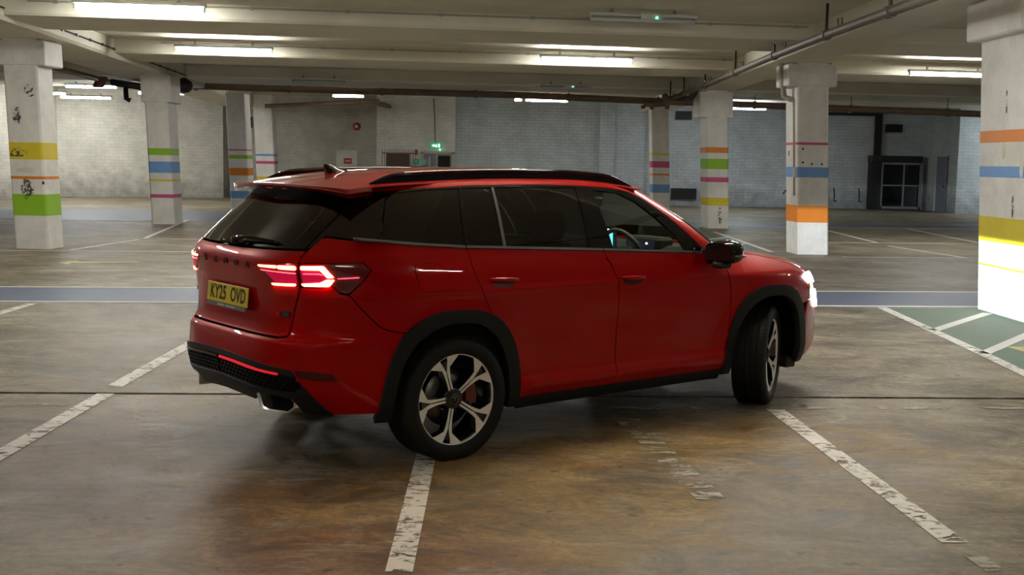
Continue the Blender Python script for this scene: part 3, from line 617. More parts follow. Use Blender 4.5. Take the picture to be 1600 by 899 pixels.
for y in (11.5, 14.3, 17.2, 20.6, 24.2, 28.0, 31.5, 34.2):
    z = float(np.interp(y, [2, 9, 13.4, 16.9, 21.1, 28.1, 35.6], [3.45, 3.50, 3.55, 3.59, 3.60, 3.56, 3.6])) - 3.58
    MB().tube([(0, y - 20 - .09, z), (0, y - 20 + .09, z)], .078, 12).build('pipe_collar', M['pipe_grey'], t)
    MB().tube([(0, y - 20, z + .06), (0, y - 20, .5)], .022, 6).build('hanger_rod', M['dark_metal'], t)
    MB().tube([(-.02, y - 20.7, z + .06), (-.03, y - 20.7, z + .14), (.03, y - 20.7, z + .16), (.03, y - 20.7, z + .06)], .01, 5).build('hanger_hook', M['dark_metal'], t)
# elbows and junk where both pipes meet
t = empty('pipe_junction', (4.45, 35.2, 3.58), 0, 'knot of rusty elbows where the two brown pipes meet', 'pipe')
MB().tube([(-.25, -1.6, .02), (-.1, -1.0, -.05), (0, -.3, -.08), (-.35, .1, -.10), (-.6, .3, -.08)], .10, 10).build('elbow', M['pipe'], t, True)
MB().tube([(.45, -2.6, .12), (.4, -2.0, -.05), (.35, -1.4, -.02), (.1, -.9, .05)], .09, 10).build('elbow', M['pipe_grey'], t, True)
for (x, z) in ((-.45, -.22), (-.7, -.2), (.0, -.2)): MB().lathe([(.0, -.05), (.07, -.05), (.07, .05), (0, .05)], 12, 'z', lambda v, x=x, z=z: (v[0] + x, v[1] - .1, v[2] + z)).build('pipe_cap', M['pipe'], t)
t = empty('branch_pipe', (-7, 44, 3.7), 0, 'thinner brown pipe rising to the right over the fire bell wall', 'pipe')
MB().tube([(-2.2, 0, -.12), (2.0, 0, .14)], .085, 10).build('pipe_run', M['pipe'], t, True)
MB().tube([(1.9, -.02, .08), (2.0, 3.5, .1)], .09, 10).build('elbow', M['pipe'], t, True)
t = empty('sprinkler_pipe', (-9.9, 26, 3.6), 0, 'dark rusty pipe beneath the left girder behind the yellow banded pillar', 'pipe')
MB().tube([(-.15, -4, .07), (-1.1, 7, .05)], .07, 10).build('pipe_run', M['pipe'], t, True)
MB().box((-1.0, 5.0, -.16), (-.78, 5.3, .12), lambda v: (v[0] + v[2] * .5, v[1], v[2]), .03).build('red_valve', M['rust_rail'], t, True)
MB().box((-.95, 6.0, -.05), (.15, 6.6, .13), lambda v: (v[0], v[1], v[2] - (v[0] + .95) * .13), .04).build('pipe_bracket', M['dark_metal'], t)
MB().tube([(-.62, 6.3, -.05), (-.6, 6.3, -.38), (-.5, 6.3, -.42)], .07, 8).build('drain_spout', M['dark_metal'], t, True)
t = empty('ceiling_dome', (-8.58, 31.0, 3.33), 0, 'round black ball fixture beside the second left pillar top', 'dome')
MB().lathe([(.001, 0.0), (.12, .015), (.20, .09), (.225, .19), (.195, .29), (.10, .36), (.05, .39), (.001, .39)], 24, 'z').build('dome_shell', M['black'], t, True)

# ------------------------------------------------------------------ back wall things
t = empty('fire_bell', (-6.70, 50.6, 3.08), 0, 'round red fire bell with pale centre high on the grey wall', 'bell')
MB().lathe([(.001, -.09), (.05, -.09), (.16, -.07), (.17, -.02), (.17, 0), (.001, 0)], 24).build('bell_gong', M['gong_red'], t, True)
MB().lathe([(.001, -.115), (.065, -.11), (.075, -.085)], 20).build('bell_centre', M['sign_white'], t, True)
t = empty('notice_board', (-7.1, 50.6, 0), 0, 'pale panel door with a small red notice on the grey recess wall', 'door')
MB().box((-.46, -.04, 0), (.42, 0, 2.08), None, .01).build('panel', M['pillar'], t)
MB().box((-.14, -.05, 1.50), (.20, -.04, 1.74)).build('red_notice', M['sign_red'], t)
MB().box((-.08, -.054, 1.60), (.14, -.05, 1.64)).build('notice_text_line', M['sign_white'], t)
t = empty('exit_sign', (-3.21, 48.55, 2.31), 0, 'lit green emergency exit sign with running figure above the lobby doorway', 'sign')
MB().box((-.22, -.06, -.11), (.22, 0, .11), None, .01).build('sign_box', M['sign_green'], t)
ex = MB(); ex.add([(-.16, -.065, .0), (-.06, -.065, .06), (-.06, -.065, .02), (-.0, -.065, .02), (-.0, -.065, -.02), (-.06, -.065, -.02), (-.06, -.065, -.06)], [(0, 2, 1), (0, 6, 5), (0, 5, 4, 3, 2)]); ex.build('arrow_mark', M['sign_white_lit'], t)
rf = MB(); rf.box((.03, -.066, .03), (.06, -.062, .06)); rf.box((.02, -.066, -.03), (.055, -.062, .028)); rf.box((.0, -.066, -.07), (.025, -.062, -.03)); rf.box((.045, -.066, -.06), (.07, -.062, -.03)); rf.build('running_figure', M['sign_white_lit'], t)
MB().box((.11, -.066, -.07), (.17, -.062, .07)).build('door_mark', M['sign_white_lit'], t)
MB().box((.15, -.09, -.19), (.21, -.06, -.13)).build('indicator_led', M['led_green'], t)
MB().tube([(-.02, -.03, .11), (-.04, -.03, 1.0), (-.10, -.03, 1.9)], .018, 6).build('cable_conduit', M['dark_metal'], t)
# lobby doorway with glazed doors
t = tag(empty('door_1', (-3.12, 48.58, 0)), kind='structure')
for a, b_ in [((-.68, -.10, 0), (-.58, .0, 2.05)), ((.56, -.10, 0), (.68, .0, 2.05)), ((-.68, -.10, 1.97), (.68, .0, 2.08)), ((-.08, -.09, 0), (-.02, -.02, 1.97))]: MB().box(a, b_, None, .008).build('door_frame', M['cream_frame'], t)
MB().box((-.58, -.03, 0), (-.08, -.02, 1.97)).build('glazed_leaf', M['door_grey'], t)
MB().box((-.02, -.03, 0), (.56, -.02, 1.97)).build('glazed_leaf', M['door_grey'], t)
MB().box((-.36, -.06, .3), (-.31, -.03, 1.85)).build('leaf_stile', M['metal_white'], t)
MB().box((.02, -.05, .05), (.50, -.035, 1.9)).build('glass_pane', M['tint_door'], t)
# spiked railing and gate
t = empty('spiked_railing', (-4.6, 47.6, 0), 0, 'rusty red spiked railing with a dark brown gate board by the lobby door', 'railing')
for k in range(15):
    x = -.68 + k * .095
    MB().tube([(x, 0, 0), (x, 0, 2.05), (x, 0, 2.16)], [.013, .013, .001], 5).build('railing_bar', M['rust_rail'], t)
for z in (1.97, .3): MB().box((-.70, -.015, z - .02), (.68, .015, z + .02)).build('cross_rail', M['rust_rail'], t)
MB().box((-.52, -.06, .05), (.42, -.02, 1.95)).build('gate_board', M['brown_gate'], t)
MB().box((.62, -.05, 1.92), (.74, .03, 2.12)).build('lock_box', M['rust_rail'], t)
t = empty('direction_sign', (-3.75, 47.3, 1.65), 0, 'green and pale green sign plate between the railing and the lobby door', 'sign')
MB().box((-.27, -.02, -.10), (-.04, 0, .10)).build('dark_panel', M['sign_green_flat'], t)
MB().box((-.04, -.02, -.10), (.25, 0, .10)).build('pale_panel', M['sign_green_pale'], t)
MB().box((-.20, -.024, -.04), (-.11, -.02, .05)).build('pictogram', M['sign_green_pale'], t)
MB().tube([(0, .02, -1.65), (0, .02, 1.65 - 1.65)], .02, 6).build('post', M['metal_white'], t)
# vents
def vent(x0, x1, z0, z1, y, label, slats=5, frame=True):
    t = empty('wall_vent', ((x0 + x1) / 2, y, (z0 + z1) / 2), 0, label, 'vent'); w2, h2 = (x1 - x0) / 2, (z1 - z0) / 2
    MB().box((-w2, -.03, -h2), (w2, .0, h2)).build('vent_back', M['black'], t)
    for a, b_ in [((-w2, -.06, -h2), (-w2 + .04, -.03, h2)), ((w2 - .04, -.06, -h2), (w2, -.03, h2)), ((-w2, -.06, h2 - .04), (w2, -.03, h2)), ((-w2, -.06, -h2), (w2, -.03, -h2 + .04))]: MB().box(a, b_).build('vent_frame', M['dark_metal'], t)
    for k in range(slats):
        z = -h2 + .06 + (k + .5) * (2 * h2 - .12) / slats; MB().box((-w2 + .04, -.05, z - .006), (w2 - .04, -.035, z + .006)).build('slat', M['dark_metal'], t)
vent(6.69, 7.37, 3.58, 3.94, 49.9, 'black square vent high on the wall between two right pillars')
vent(6.6, 7.67, .27, .73, 49.9, 'wide black grille low on the wall beside the distant blue banded pillar', 4)
vent(15.55, 16.25, 3.22, 3.56, 50.15, 'black vent high on the wall above the glazed meter cabinet')
vent(-11.45, -11.1, 2.95, 3.4, 50.55, 'small dark vent on the wall behind the magenta banded left pillars', 3)
t = empty('cable_duct', (15.23, 50.1, 2.26), 0, 'black vertical cable duct above the glazed cabinet', 'duct')
MB().box((-.14, -.12, 0), (.14, .05, 1.95)).build('duct_body', M['black'], t)
MB().box((-3.2, -.10, 1.62), (-.14, .05, 1.76)).build('duct_branch', M['black'], t)
# glazed cabinet
t = empty('glazed_cabinet', (15.95, 49.6, 0), 0, 'dark cabinet with four glass panes in a pale frame against the back wall', 'cabinet')
MB().box((-1.05, 0, 0), (1.0, .55, 2.0)).build('carcass', M['black'], t)
MB().box((-1.08, -.08, 1.97), (1.05, .58, 2.24), None, .02).build('top_box', M['dark_metal'], t)
MB().box((-1.05, -.05, 0), (-.66, .02, 1.97)).build('side_panel', M['black'], t)
for a, b_ in [((-.66, -.10, .04), (-.60, -.03, 1.95)), ((.92, -.10, .04), (.99, -.03, 1.95)), ((-.66, -.10, 1.88), (.99, -.03, 1.96)), ((-.66, -.10, .04), (.99, -.03, .14)), ((.24, -.10, .1), (.30, -.03, 1.9)), ((-.62, -.10, .99), (.95, -.03, 1.04))]: MB().box(a, b_).build('pane_frame', M['grey_metal'], t)
for x0_, x1_ in ((-.60, .24), (.30, .92)):
    for z0_, z1_ in ((.14, .99), (1.04, 1.88)): MB().box((x0_, -.065, z0_), (x1_, -.055, z1_)).build('glass_pane', M['cab_glass'], t)
# small door in the right return wall
t = tag(empty('door_2', (17.2, 47.9, 0)), kind='structure')
MB().box((-.03, -.60, 0), (0, .55, 2.26)).build('door_leaf', M['door_grey'], t)
for a, b_ in [((-.06, .50, 0), (0, .60, 2.3)), ((-.06, -.62, 2.22), (0, .6, 2.3))]: MB().box(a, b_).build('door_frame', M['metal_white'], t)
MB().box((-.07, -.45, 1.0), (-.03, -.38, 1.06)).build('door_handle', M['dark_metal'], t)
# pipe stubs low on the wall
for x, lab in ((13.45, 'left of two bent pipe stubs low on the right back wall'), (14.5, 'right of two bent pipe stubs low on the right back wall')):
    t = empty('pipe_stub', (x, 50.0, .3), 0, lab, 'pipe')
    MB().tube([(0, 0, .55), (0, -.1, .5), (.02, -.12, .2), (.0, -.12, .02), (.12, -.12, .0)], .028, 6).build('stub_body', M['dark_metal'], t, True)

# ------------------------------------------------------------------ the car: body surface
# car frame used below: x forward from the rear axle, y to the car's right, z up
def pch(xs,ys):
    
    xs=np.array(xs,float); ys=np.array(ys,float); h=np.diff(xs); d=np.diff(ys)/h
    m=np.zeros(len(xs)); m[0]=d[0]; m[-1]=d[-1]
    for i in range(1,len(xs)-1):
        if d[i-1]*d[i]>0:
            w1=2*h[i]+h[i-1]; w2=h[i]+2*h[i-1]; m[i]=(w1+w2)/(w1/d[i-1]+w2/d[i])
    def f(x):
        x=np.clip(np.asarray(x,float),xs[0],xs[-1]); i=np.clip(np.searchsorted(xs,x)-1,0,len(xs)-2)
        t=(x-xs[i])/h[i]; t2=t*t;t3=t2*t
        return (2*t3-3*t2+1)*ys[i]+(t3-2*t2+t)*h[i]*m[i]+(-2*t3+3*t2)*ys[i+1]+(t3-t2)*h[i]*m[i+1]
    return f
def sstep(a,b,x):
    t=np.clip((np.asarray(x,float)-a)/(b-a),0,1); return t*t*(3-2*t)
_Xr=pch([.20,.30,.38,.46,.55,.66,.715,.75,.80,.88,.98,1.06,1.13,1.18,1.215,1.26,1.40,1.54,1.62],
        [-.86,-.91,-.97,-1.015,-1.03,-1.02,-1.01,-.975,-.96,-.955,-.965,-.98,-.99,-.975,-.94,-.90,-.755,-.60,-.50])
_Xf=pch([.20,.30,.40,.60,.80,.90,.96,1.01,1.05,1.09,1.12,1.16,1.30,1.45,1.55,1.62],
        [3.66,3.79,3.83,3.82,3.76,3.69,3.59,3.47,3.28,2.98,2.68,2.52,2.27,2.00,1.80,1.58])
_W=pch([.20,.28,.33,.372,.395,.43,.50,.60,.75,.90,.950,.966,.985,1.08,1.17,1.22,1.30,1.40,1.50,1.57,1.62],
       [.80,.852,.868,.875,.877,.879,.882,.888,.904,.918,.9215,.927,.9225,.906,.884,.868,.832,.785,.732,.690,.650])
_A=pch([.2,1.0,1.25,1.6],[.72,.72,.70,.62])
_B=pch([.2,1.0,1.12,1.20,1.6],[1.05,1.0,.60,.42,.40])
QR,QF=4.2,3.6
def Wx(x,z):
    w=_W(z)
    # fender roll over near the bonnet
    k=sstep(2.15,2.6,x)*sstep(.93,1.12,z)*(z<1.5)
    w=w-k*.13
    # slight plan taper
    w=w-.012*np.clip((x-2.6)/.9,0,1)**2-.010*np.clip((.1-x)/.9,0,1)**2
    # sill ledge between the wheels
    z_ = np.asarray(z, float); w = w + .033 * sstep(.44, .56, x) * sstep(2.36, 2.24, x) * sstep(.30, .375, z_) * (1 - sstep(.392, .455, z_))
    # wheel arch flares
    for cx in (0.,2.791):
        r=np.hypot(x-cx,z-.36)
        w=w+.016*np.exp(-((r-.46)/.13)**2)*sstep(1.0,.8,z)
    return w
_ph=np.linspace(0,np.pi/2,2001)
def _table(q,A,W):
    x=A*(1-np.cos(_ph)); y=W*np.sin(_ph)**(2/q)
    s=np.r_[0,np.cumsum(np.hypot(np.diff(x),np.diff(y)))]; return s/s[-1]
_TR=_table(QR,.72,.9); _TF=_table(QF,1.0,.9)
def surf(u,z):
    u=np.asarray(u,float); z=np.asarray(z,float); u,z=np.broadcast_arrays(u,z)
    x1=_Xr(z)+_A(z); x2=_Xf(z)-_B(z)
    pr=np.interp(np.clip(u,0,1),_TR,_ph); pf=np.interp(np.clip(3-u,0,1),_TF,_ph)
    x=np.where(u<1,_Xr(z)+_A(z)*(1-np.cos(pr)),np.where(u>2,_Xf(z)-_B(z)*(1-np.cos(pf)),x1+(u-1)*(x2-x1)))
    f=np.where(u<1,np.sin(pr)**(2/QR),np.where(u>2,np.sin(pf)**(2/QF),1.))
    return np.stack([x,Wx(x,z)*f,z],-1)
def u_of_x(x,z,front=False):
    x1=_Xr(z)+_A(z); x2=_Xf(z)-_B(z)
    if x<x1:
        c=1-(x-_Xr(z))/_A(z); return float(np.interp(np.arccos(np.clip(c,-1,1)),_ph,_TR))
    if x>x2:
        c=1-(_Xf(z)-x)/_B(z); return 3-float(np.interp(np.arccos(np.clip(c,-1,1)),_ph,_TF))
    return float(1+(x-x1)/(x2-x1))
def u_of_y(y,z,front=False):
    us=np.linspace(0,1,400); P=surf(us,np.full(400,z)); u=float(np.interp(y,P[:,1],us)); 
    return u
# roof
_ze=pch([-.66,-.5,-.2,.2,.6,1.0,1.3,1.6],[1.535,1.553,1.572,1.588,1.594,1.592,1.578,1.545])
_zt=pch([-.68,-.5,-.2,.2,.6,1.0,1.3,1.62],[1.560,1.592,1.635,1.658,1.668,1.668,1.655,1.612])
def roof(x,v):
    x,v=np.broadcast_arrays(np.asarray(x,float),np.asarray(v,float))
    ze=_ze(x); P=Wx(x,ze)
    # plan curvature of ends handled by caller
    return np.stack([x,v*P,ze+(_zt(x)-ze)*(1-np.abs(v)**2.6)],-1)
CARX, CARY, CARTH = -0.870, 7.363, math.radians(38.96)
car = empty('car', (CARX, CARY, 0), CARTH, 'metallic red seven-seat family SUV with black roof rails, brake lights on', 'car')
SU = lambda u: u * 1.25 if u < 1 else 1.25 + (u - 1) * 2.0          # nearly metric panel coordinate
IU = lambda m: m / 1.25 if m < 1.25 else 1 + (m - 1.25) / 2.0
def surf_s(u, z):
    """signed: u<0 and u>6 side mirrored; returns local car coords (x, -y, z)"""
    u = np.asarray(u, float); z = np.asarray(z, float)
    neg = (u < 0) | (u > 3); ua = np.where(u < 0, -u, np.where(u > 3, 6 - u, u))
    P = surf(ua, z); y = np.where(neg, -P[..., 1], P[..., 1])
    return np.stack([P[..., 0], -y, P[..., 2]], -1)
def normals(u, z, e=1e-3):
    du = surf_s(u + e, z) - surf_s(u - e, z); dz = surf_s(u, z + e) - surf_s(u, z - e)
    n = np.cross(du, dz); return n / np.maximum(np.linalg.norm(n, axis=-1, keepdims=True), 1e-9)
def sm(u):   # signed metric
    u = np.asarray(u, float); s = np.where(u < 0, -1, 1); a = np.abs(u)
    return s * np.where(a < 1, a * 1.25, np.where(a < 2, 1.25 + (a - 1) * 2, 3.25 + (a - 2) * 1.4))
def im(m):
    m = np.asarray(m, float); s = np.where(m < 0, -1, 1); a = np.abs(m)
    return s * np.where(a < 1.25, a / 1.25, np.where(a < 3.25, 1 + (a - 1.25) / 2, 2 + (a - 3.25) / 1.4))
def dens(pts, step=.03):
    out = []
    for i, a in enumerate(pts):
        b = pts[(i + 1) % len(pts)]; a_ = np.array(a, float); b_ = np.array(b, float)
        n = max(1, int(np.ceil(np.linalg.norm(b_ - a_) / step)))
        for k in range(n): out.append(tuple(a_ + (b_ - a_) * k / n))
    return out
def densl(pts, step=.03):
    out = []
    for a, b in zip(pts[:-1], pts[1:]):
        a_ = np.array(a, float); b_ = np.array(b, float); n = max(1, int(np.ceil(np.linalg.norm(b_ - a_) / step)))
        for k in range(n): out.append(tuple(a_ + (b_ - a_) * k / n))
    return out + [tuple(pts[-1])]
def inset(poly, d):
    p = np.array(poly); n = len(p); area = 0.5 * np.sum(p[:, 0] * np.roll(p[:, 1], -1) - np.roll(p[:, 0], -1) * p[:, 1])
    s = 1 if area > 0 else -1; out = []
    for i in range(n):
        a = p[i - 1]; b = p[i]; c = p[(i + 1) % n]
        e1 = (b - a) / (np.linalg.norm(b - a) + 1e-12); e2 = (c - b) / (np.linalg.norm(c - b) + 1e-12)
        n1 = np.array([-e1[1], e1[0]]) * s; n2 = np.array([-e2[1], e2[0]]) * s
        m = n1 + n2; l = np.linalg.norm(m); m = m / l if l > 1e-6 else n1; k = d / max(.35, float(m @ n1)); out.append(tuple(b + m * k))
    return out
def rounded(poly, r, n=4):
    p = [np.array(q, float) for q in poly]; out = []
    for i in range(len(p)):
        a, b, c = p[i - 1], p[i], p[(i + 1) % len(p)]
        la, lc = np.linalg.norm(a - b), np.linalg.norm(c - b); rr = min(r, la * .45, lc * .45)
        s = b + (a - b) / la * rr; e = b + (c - b) / lc * rr
        for k in range(n + 1):
            t = k / n; out.append(tuple((1 - t) ** 2 * s + 2 * t * (1 - t) * b + t * t * e))
    return out
def X(pts, step=.03):
    """(x,z) outline on the flank -> (u,z)"""
    return [(u_of_x(x, z), z) for x, z in dens(pts, step)]
def panel(name, out, mat, off=0., th=.014, gap=.0025, step=.035, parent=None, label=None, side=1, closed=True, zs=None, smooth_n=True):
    """out: outline in (u,z); side=-1 builds the mirror image"""
    P = [(float(sm(u)), z) for u, z in out]
    Q = []
    for q in P:
        if not Q or math.hypot(q[0] - Q[-1][0], q[1] - Q[-1][1]) > .002: Q.append(q)
    if math.hypot(Q[0][0] - Q[-1][0], Q[0][1] - Q[-1][1]) < .002: Q.pop()
    Q = dens(Q, step)
    if gap: Q = inset(Q, gap)
    n = len(Q); Pa = np.array(Q)
    a0, b0 = Pa.min(0); a1, b1 = Pa.max(0); zs = zs or step * .75
    gx = np.arange(a0 + step * .5, a1, step); gz = np.arange(b0 + zs * .5, b1, zs)
    G = np.array([(x, z) for x in gx for z in gz]) if len(gx) and len(gz) else np.zeros((0, 2))
    if len(G):
        # keep points inside and not too near the boundary
        x, y = G[:, 0], G[:, 1]; ins = np.zeros(len(G), bool)
        for i in range(n):
            xa, ya = Pa[i]; xb, yb = Pa[(i + 1) % n]
            c = ((ya > y) != (yb > y)) & (x < (xb - xa) * (y - ya) / ((yb - ya) if abs(yb - ya) > 1e-12 else 1e-12) + xa); ins ^= c
        G = G[ins]
        if len(G):
            dmin = np.full(len(G), 9.)
            for q in Pa: dmin = np.minimum(dmin, np.hypot(G[:, 0] - q[0], G[:, 1] - q[1]))
            G = G[dmin > min(step, zs) * .45]
    pts = [Vector(q) for q in Q] + [Vector(q) for q in G]
    vo, eo, fo, *_ = delaunay_2d_cdt(pts, [], [list(range(n))], 1, 1e-7)
    V = np.array([(v.x, v.y) for v in vo]); u = im(V[:, 0]); S = surf_s(u, V[:, 1]); Nn = normals(u, V[:, 1])
    top = S + Nn * off; vs = list(top); nn = list(Nn); fs = [tuple(f) for f in fo]
    # orientation check
    f = fs[len(fs) // 2]; fn = np.cross(top[f[1]] - top[f[0]], top[f[2]] - top[f[0]])
    if fn @ Nn[f[0]] < 0: fs = [g[::-1] for g in fs]
    # skirt from boundary edges
    cnt = {}
    for g in fs:
        for i in range(len(g)):
            e = (g[i], g[(i + 1) % len(g)]); cnt[e] = cnt.get(e, 0) + 1
    bd = [e for e in cnt if (e[1], e[0]) not in cnt]; mp = {}
    for a, b in bd:
        for k in (a, b):
            if k not in mp:
                mp[k] = len(vs); vs += [top[k], top[k] - Nn[k] * th]; nn += [Nn[k], Nn[k]]
    tang = {}
    for a, b in bd:
        d = top[b] - top[a]; o = np.cross(d, Nn[a]); l = np.linalg.norm(o); o = o / l if l > 0 else o
        for k in (a, b): tang.setdefault(k, []).append(o)
        fs.append((mp[b], mp[a], mp[a] + 1, mp[b] + 1))
    for k, l in tang.items():
        o = sum(l); o = o / max(np.linalg.norm(o), 1e-9); q = Nn[k] * .55 + o * .8; q /= np.linalg.norm(q); nn[mp[k]] = q; nn[mp[k] + 1] = o
    vs = np.array(vs); nn = np.array(nn)
    if side < 0: vs = vs * [1, -1, 1]; nn = nn * [1, -1, 1]; fs = [g[::-1] for g in fs]
    o = mesh(name, vs, fs, mat, parent or car, True, nn)
    return tag(o, label)
def both(name, out, mat, **kw):
    r = panel(name, out, mat, **kw); l = panel(name, out, mat, side=-1, **kw); return r, l
LY = lambda p: (p[0], -p[1], p[2])                      # right-handed flip for hand placed pieces

# --- outlines
AO = [(-.50, .27), (-.49, .40), (-.455, .58), (-.375, .745), (-.25, .835), (-.09, .872), (.08, .868), (.22, .835), (.34, .75), (.425, .61), (.465, .44), (.475, .27)]
AI = [(-.415, .27), (-.412, .40), (-.385, .54), (-.315, .675), (-.19, .765), (-.05, .798), (.08, .793), (.21, .745), (.305, .65), (.365, .52), (.392, .38), (.395, .27)]
def smoothline(pts, n=5):
    t = np.arange(len(pts)); p = np.array(pts); out = []
    fx, fz = pch(np.cumsum(np.r_[0, np.hypot(*np.diff(p, axis=0).T)]), p[:, 0]), pch(np.cumsum(np.r_[0, np.hypot(*np.diff(p, axis=0).T)]), p[:, 1])
    s = np.cumsum(np.r_[0, np.hypot(*np.diff(p, axis=0).T)]); q = np.linspace(0, s[-1], n * len(pts)); return list(zip(fx(q).tolist(), fz(q).tolist()))
AO = smoothline(AO, 3); AI = smoothline(AI, 3)
WB = 2.791
AP = [(x * .955, z + (.385 - z) * .045 if z > .385 else z) for x, z in AO]
FO = [(x + WB, z) for x, z in AO]; FI = [(x + WB, z) for x, z in AI]
AOs = [p for p in AO]
def arch_seg(A, za=None, zb=None, x0=-9, x1=9): return [p for p in A if x0 <= p[0] <= x1]
BELT = [(-.625, 1.274), (-.451, 1.258), (-.223, 1.238), (.075, 1.217), (.55, 1.196), (1.15, 1.168), (1.85, 1.133), (2.08, 1.118)]
belt = lambda x: float(np.interp(x, [p[0] for p in BELT], [p[1] for p in BELT]))
WTOP = [(-.45, 1.517), (-.19, 1.545), (.24, 1.567), (.547, 1.572), (.80, 1.573), (1.064, 1.567), (1.335, 1.553), (1.50, 1.530), (1.62, 1.485), (1.787, 1.373), (1.90, 1.275), (2.03, 1.170), (2.10, 1.118)]
RCUT = [(.075, 1.214), (.10, 1.10), (.155, .975), (.208, .865), (.220, .822)]
BCUT = [(1.133, 1.166), (1.17, 1.10), (1.24, .972), (1.256, .80), (1.258, .644), (1.264, .48), (1.262, .40), (1.248, .305)]
FCUT = [(2.10, 1.116), (2.20, 1.06), (2.267, 1.0), (2.318, .875), (2.335, .70), (2.325, .58)]
# rear door: arch part
ar = [p for p in AP if p[0] >= .22]
rear_door = RCUT + ar[:-1] + [(.478, .305)] + BCUT[::-1] + [(.55, 1.194)]
both('rear_door', X(rear_door), M['red'], gap=.0028)
FP = [(x + WB, z) for x, z in AP]
fa = [p for p in FP if p[0] <= WB - .42]            # rear flank of the front arch (x 2.29..)
front_door = BCUT + [(2.293, .305)] + [p for p in fa if p[1] < .60] + FCUT[::-1] + [(1.85, 1.131)]
both('front_door', X(front_door), M['red'], gap=.0028)
# front fender
fo = [p for p in FO if p[1] > .60 and p[0] < WB + .3] 
fender = FCUT[:] + [p for p in FP if p[1] > .56 and p[0] < WB + .38] + [(3.30, .72), (3.36, .86), (3.30, .93), (3.17, .985), (3.02, 1.03), (2.75, 1.075), (2.45, 1.10), (2.25, 1.116)]
both('front_fender', X(fender), M['red'], gap=.0028)
# quarter panel (outline mixes u/z traced points and flank points)
q = [(u_of_x(x, z), z) for x, z in densl([(.075, 1.214), (-.223, 1.235), (-.451, 1.255), (-.625, 1.272)])] + [(.575, 1.284), (.548, 1.280), (.522, 1.224), (.505, 1.150), (.643, 1.152), (.763, 1.158), (.795, 1.113), (.745, 1.052), (.680, .985), (.711, .925), (.75, .87), (.806, .803), (.856, .778), (u_of_x(-.365, .765), .765), (u_of_x(-.335, .760), .760)]
q += [(u_of_x(x, z), z) for x, z in [p for p in AP if p[0] < .215 and p[1] > .775 and p[0] > -.32]] + [(u_of_x(x, z), z) for x, z in densl(RCUT[::-1])]
both('rear_quarter_panel', q, M['red'], gap=.002, label='red rear wing panel')
# bumper: right half from arch, mirrored into one piece
bt = [(u_of_x(-.335, .758), .758), (u_of_x(-.365, .763), .763), (.856, .776), (.806, .801), (.75, .868), (.711, .923), (.679, .983), (.648, .988), (.621, 1.030), (.581, 1.020), (.494, 1.018), (.470, .95), (.455, .88), (.447, .787), (.443, .745), (.40, .735), (.27, .738), (.12, .738), (0, .738)]
bb = [(0, .612), (.12, .609), (.25, .601), (.313, .596), (.443, .576), (.500, .565), (.545, .465), (.585, .345), (.60, .318), (.78, .318)] + [(u_of_x(x, z), z) for x, z in [p for p in AP if p[0] < -.30 and p[1] < .752]]
half = bt + [(u, z) for u, z in bb]
full = bb[::1] + bt[:1] + bt[1:]            # 0(bottom) -> arch -> top -> 0(top)
full = bb + bt + [(-u, z) for u, z in bt[::-1][1:]] + [(-u, z) for u, z in bb[::-1][:-1]]
panel('rear_bumper', full, M['red'], gap=.002, step=.035)
# tailgate skin
tg = [(0, .745), (.12, .745), (.27, .745), (.40, .744), (.437, .752), (.4425, .790), (.4505, .88), (.466, .95), (.4895, 1.02), (.498, 1.10), (.503, 1.15), (.511, 1.214), (.39, 1.212), (.208, 1.209), (.1, 1.206), (0, 1.205)]
tgf = tg + [(-u, z) for u, z in tg[::-1][1:-1]]
tailgate = panel('tailgate', tgf, M['red'], gap=.0025, step=.03)
# tail lamps
lampo = rounded([(.509, 1.146), (.643, 1.149), (.763, 1.155), (.791, 1.112), (.742, 1.052), (.680, .990), (.648, .994), (.621, 1.036), (.581, 1.026), (.50, 1.026)], .012, 3)
lr, ll = both('tail_light', lampo, M['lamp_red'], off=.006, gap=.001, step=.03, th=.02)
for o_, sd in ((lr, 1), (ll, -1)): panel('lens_glow', rounded([(.512, 1.110), (.59, 1.112), (.622, 1.072), (.60, 1.052), (.512, 1.045)], .006, 2), M['lens_glow'], off=.008, gap=0, step=.02, th=.004, side=sd, parent=o_)
lin = rounded([(.285, 1.138), (.497, 1.144), (.487, 1.024), (.40, 1.022), (.345, 1.030), (.33, 1.06), (.285, 1.105)], .01, 3)
l2r, l2l = both('tailgate_light', lin, M['lamp_red'], off=.004, gap=.001, step=.03, th=.02)
def glow(o, sd, shape, nm='light_strip', mat='brake', off=.0115):
    g = panel(nm, rounded(shape, .006, 2), M[mat], off=off, gap=0, step=.02, th=.008, side=sd, parent=o)
for o_, sd in ((l2r, 1), (l2l, -1)): panel('lens_glow', rounded([(.33, 1.092), (.49, 1.086), (.486, 1.045), (.38, 1.045)], .006, 2), M['lens_glow'], off=.006, gap=0, step=.02, th=.004, side=sd, parent=o_)
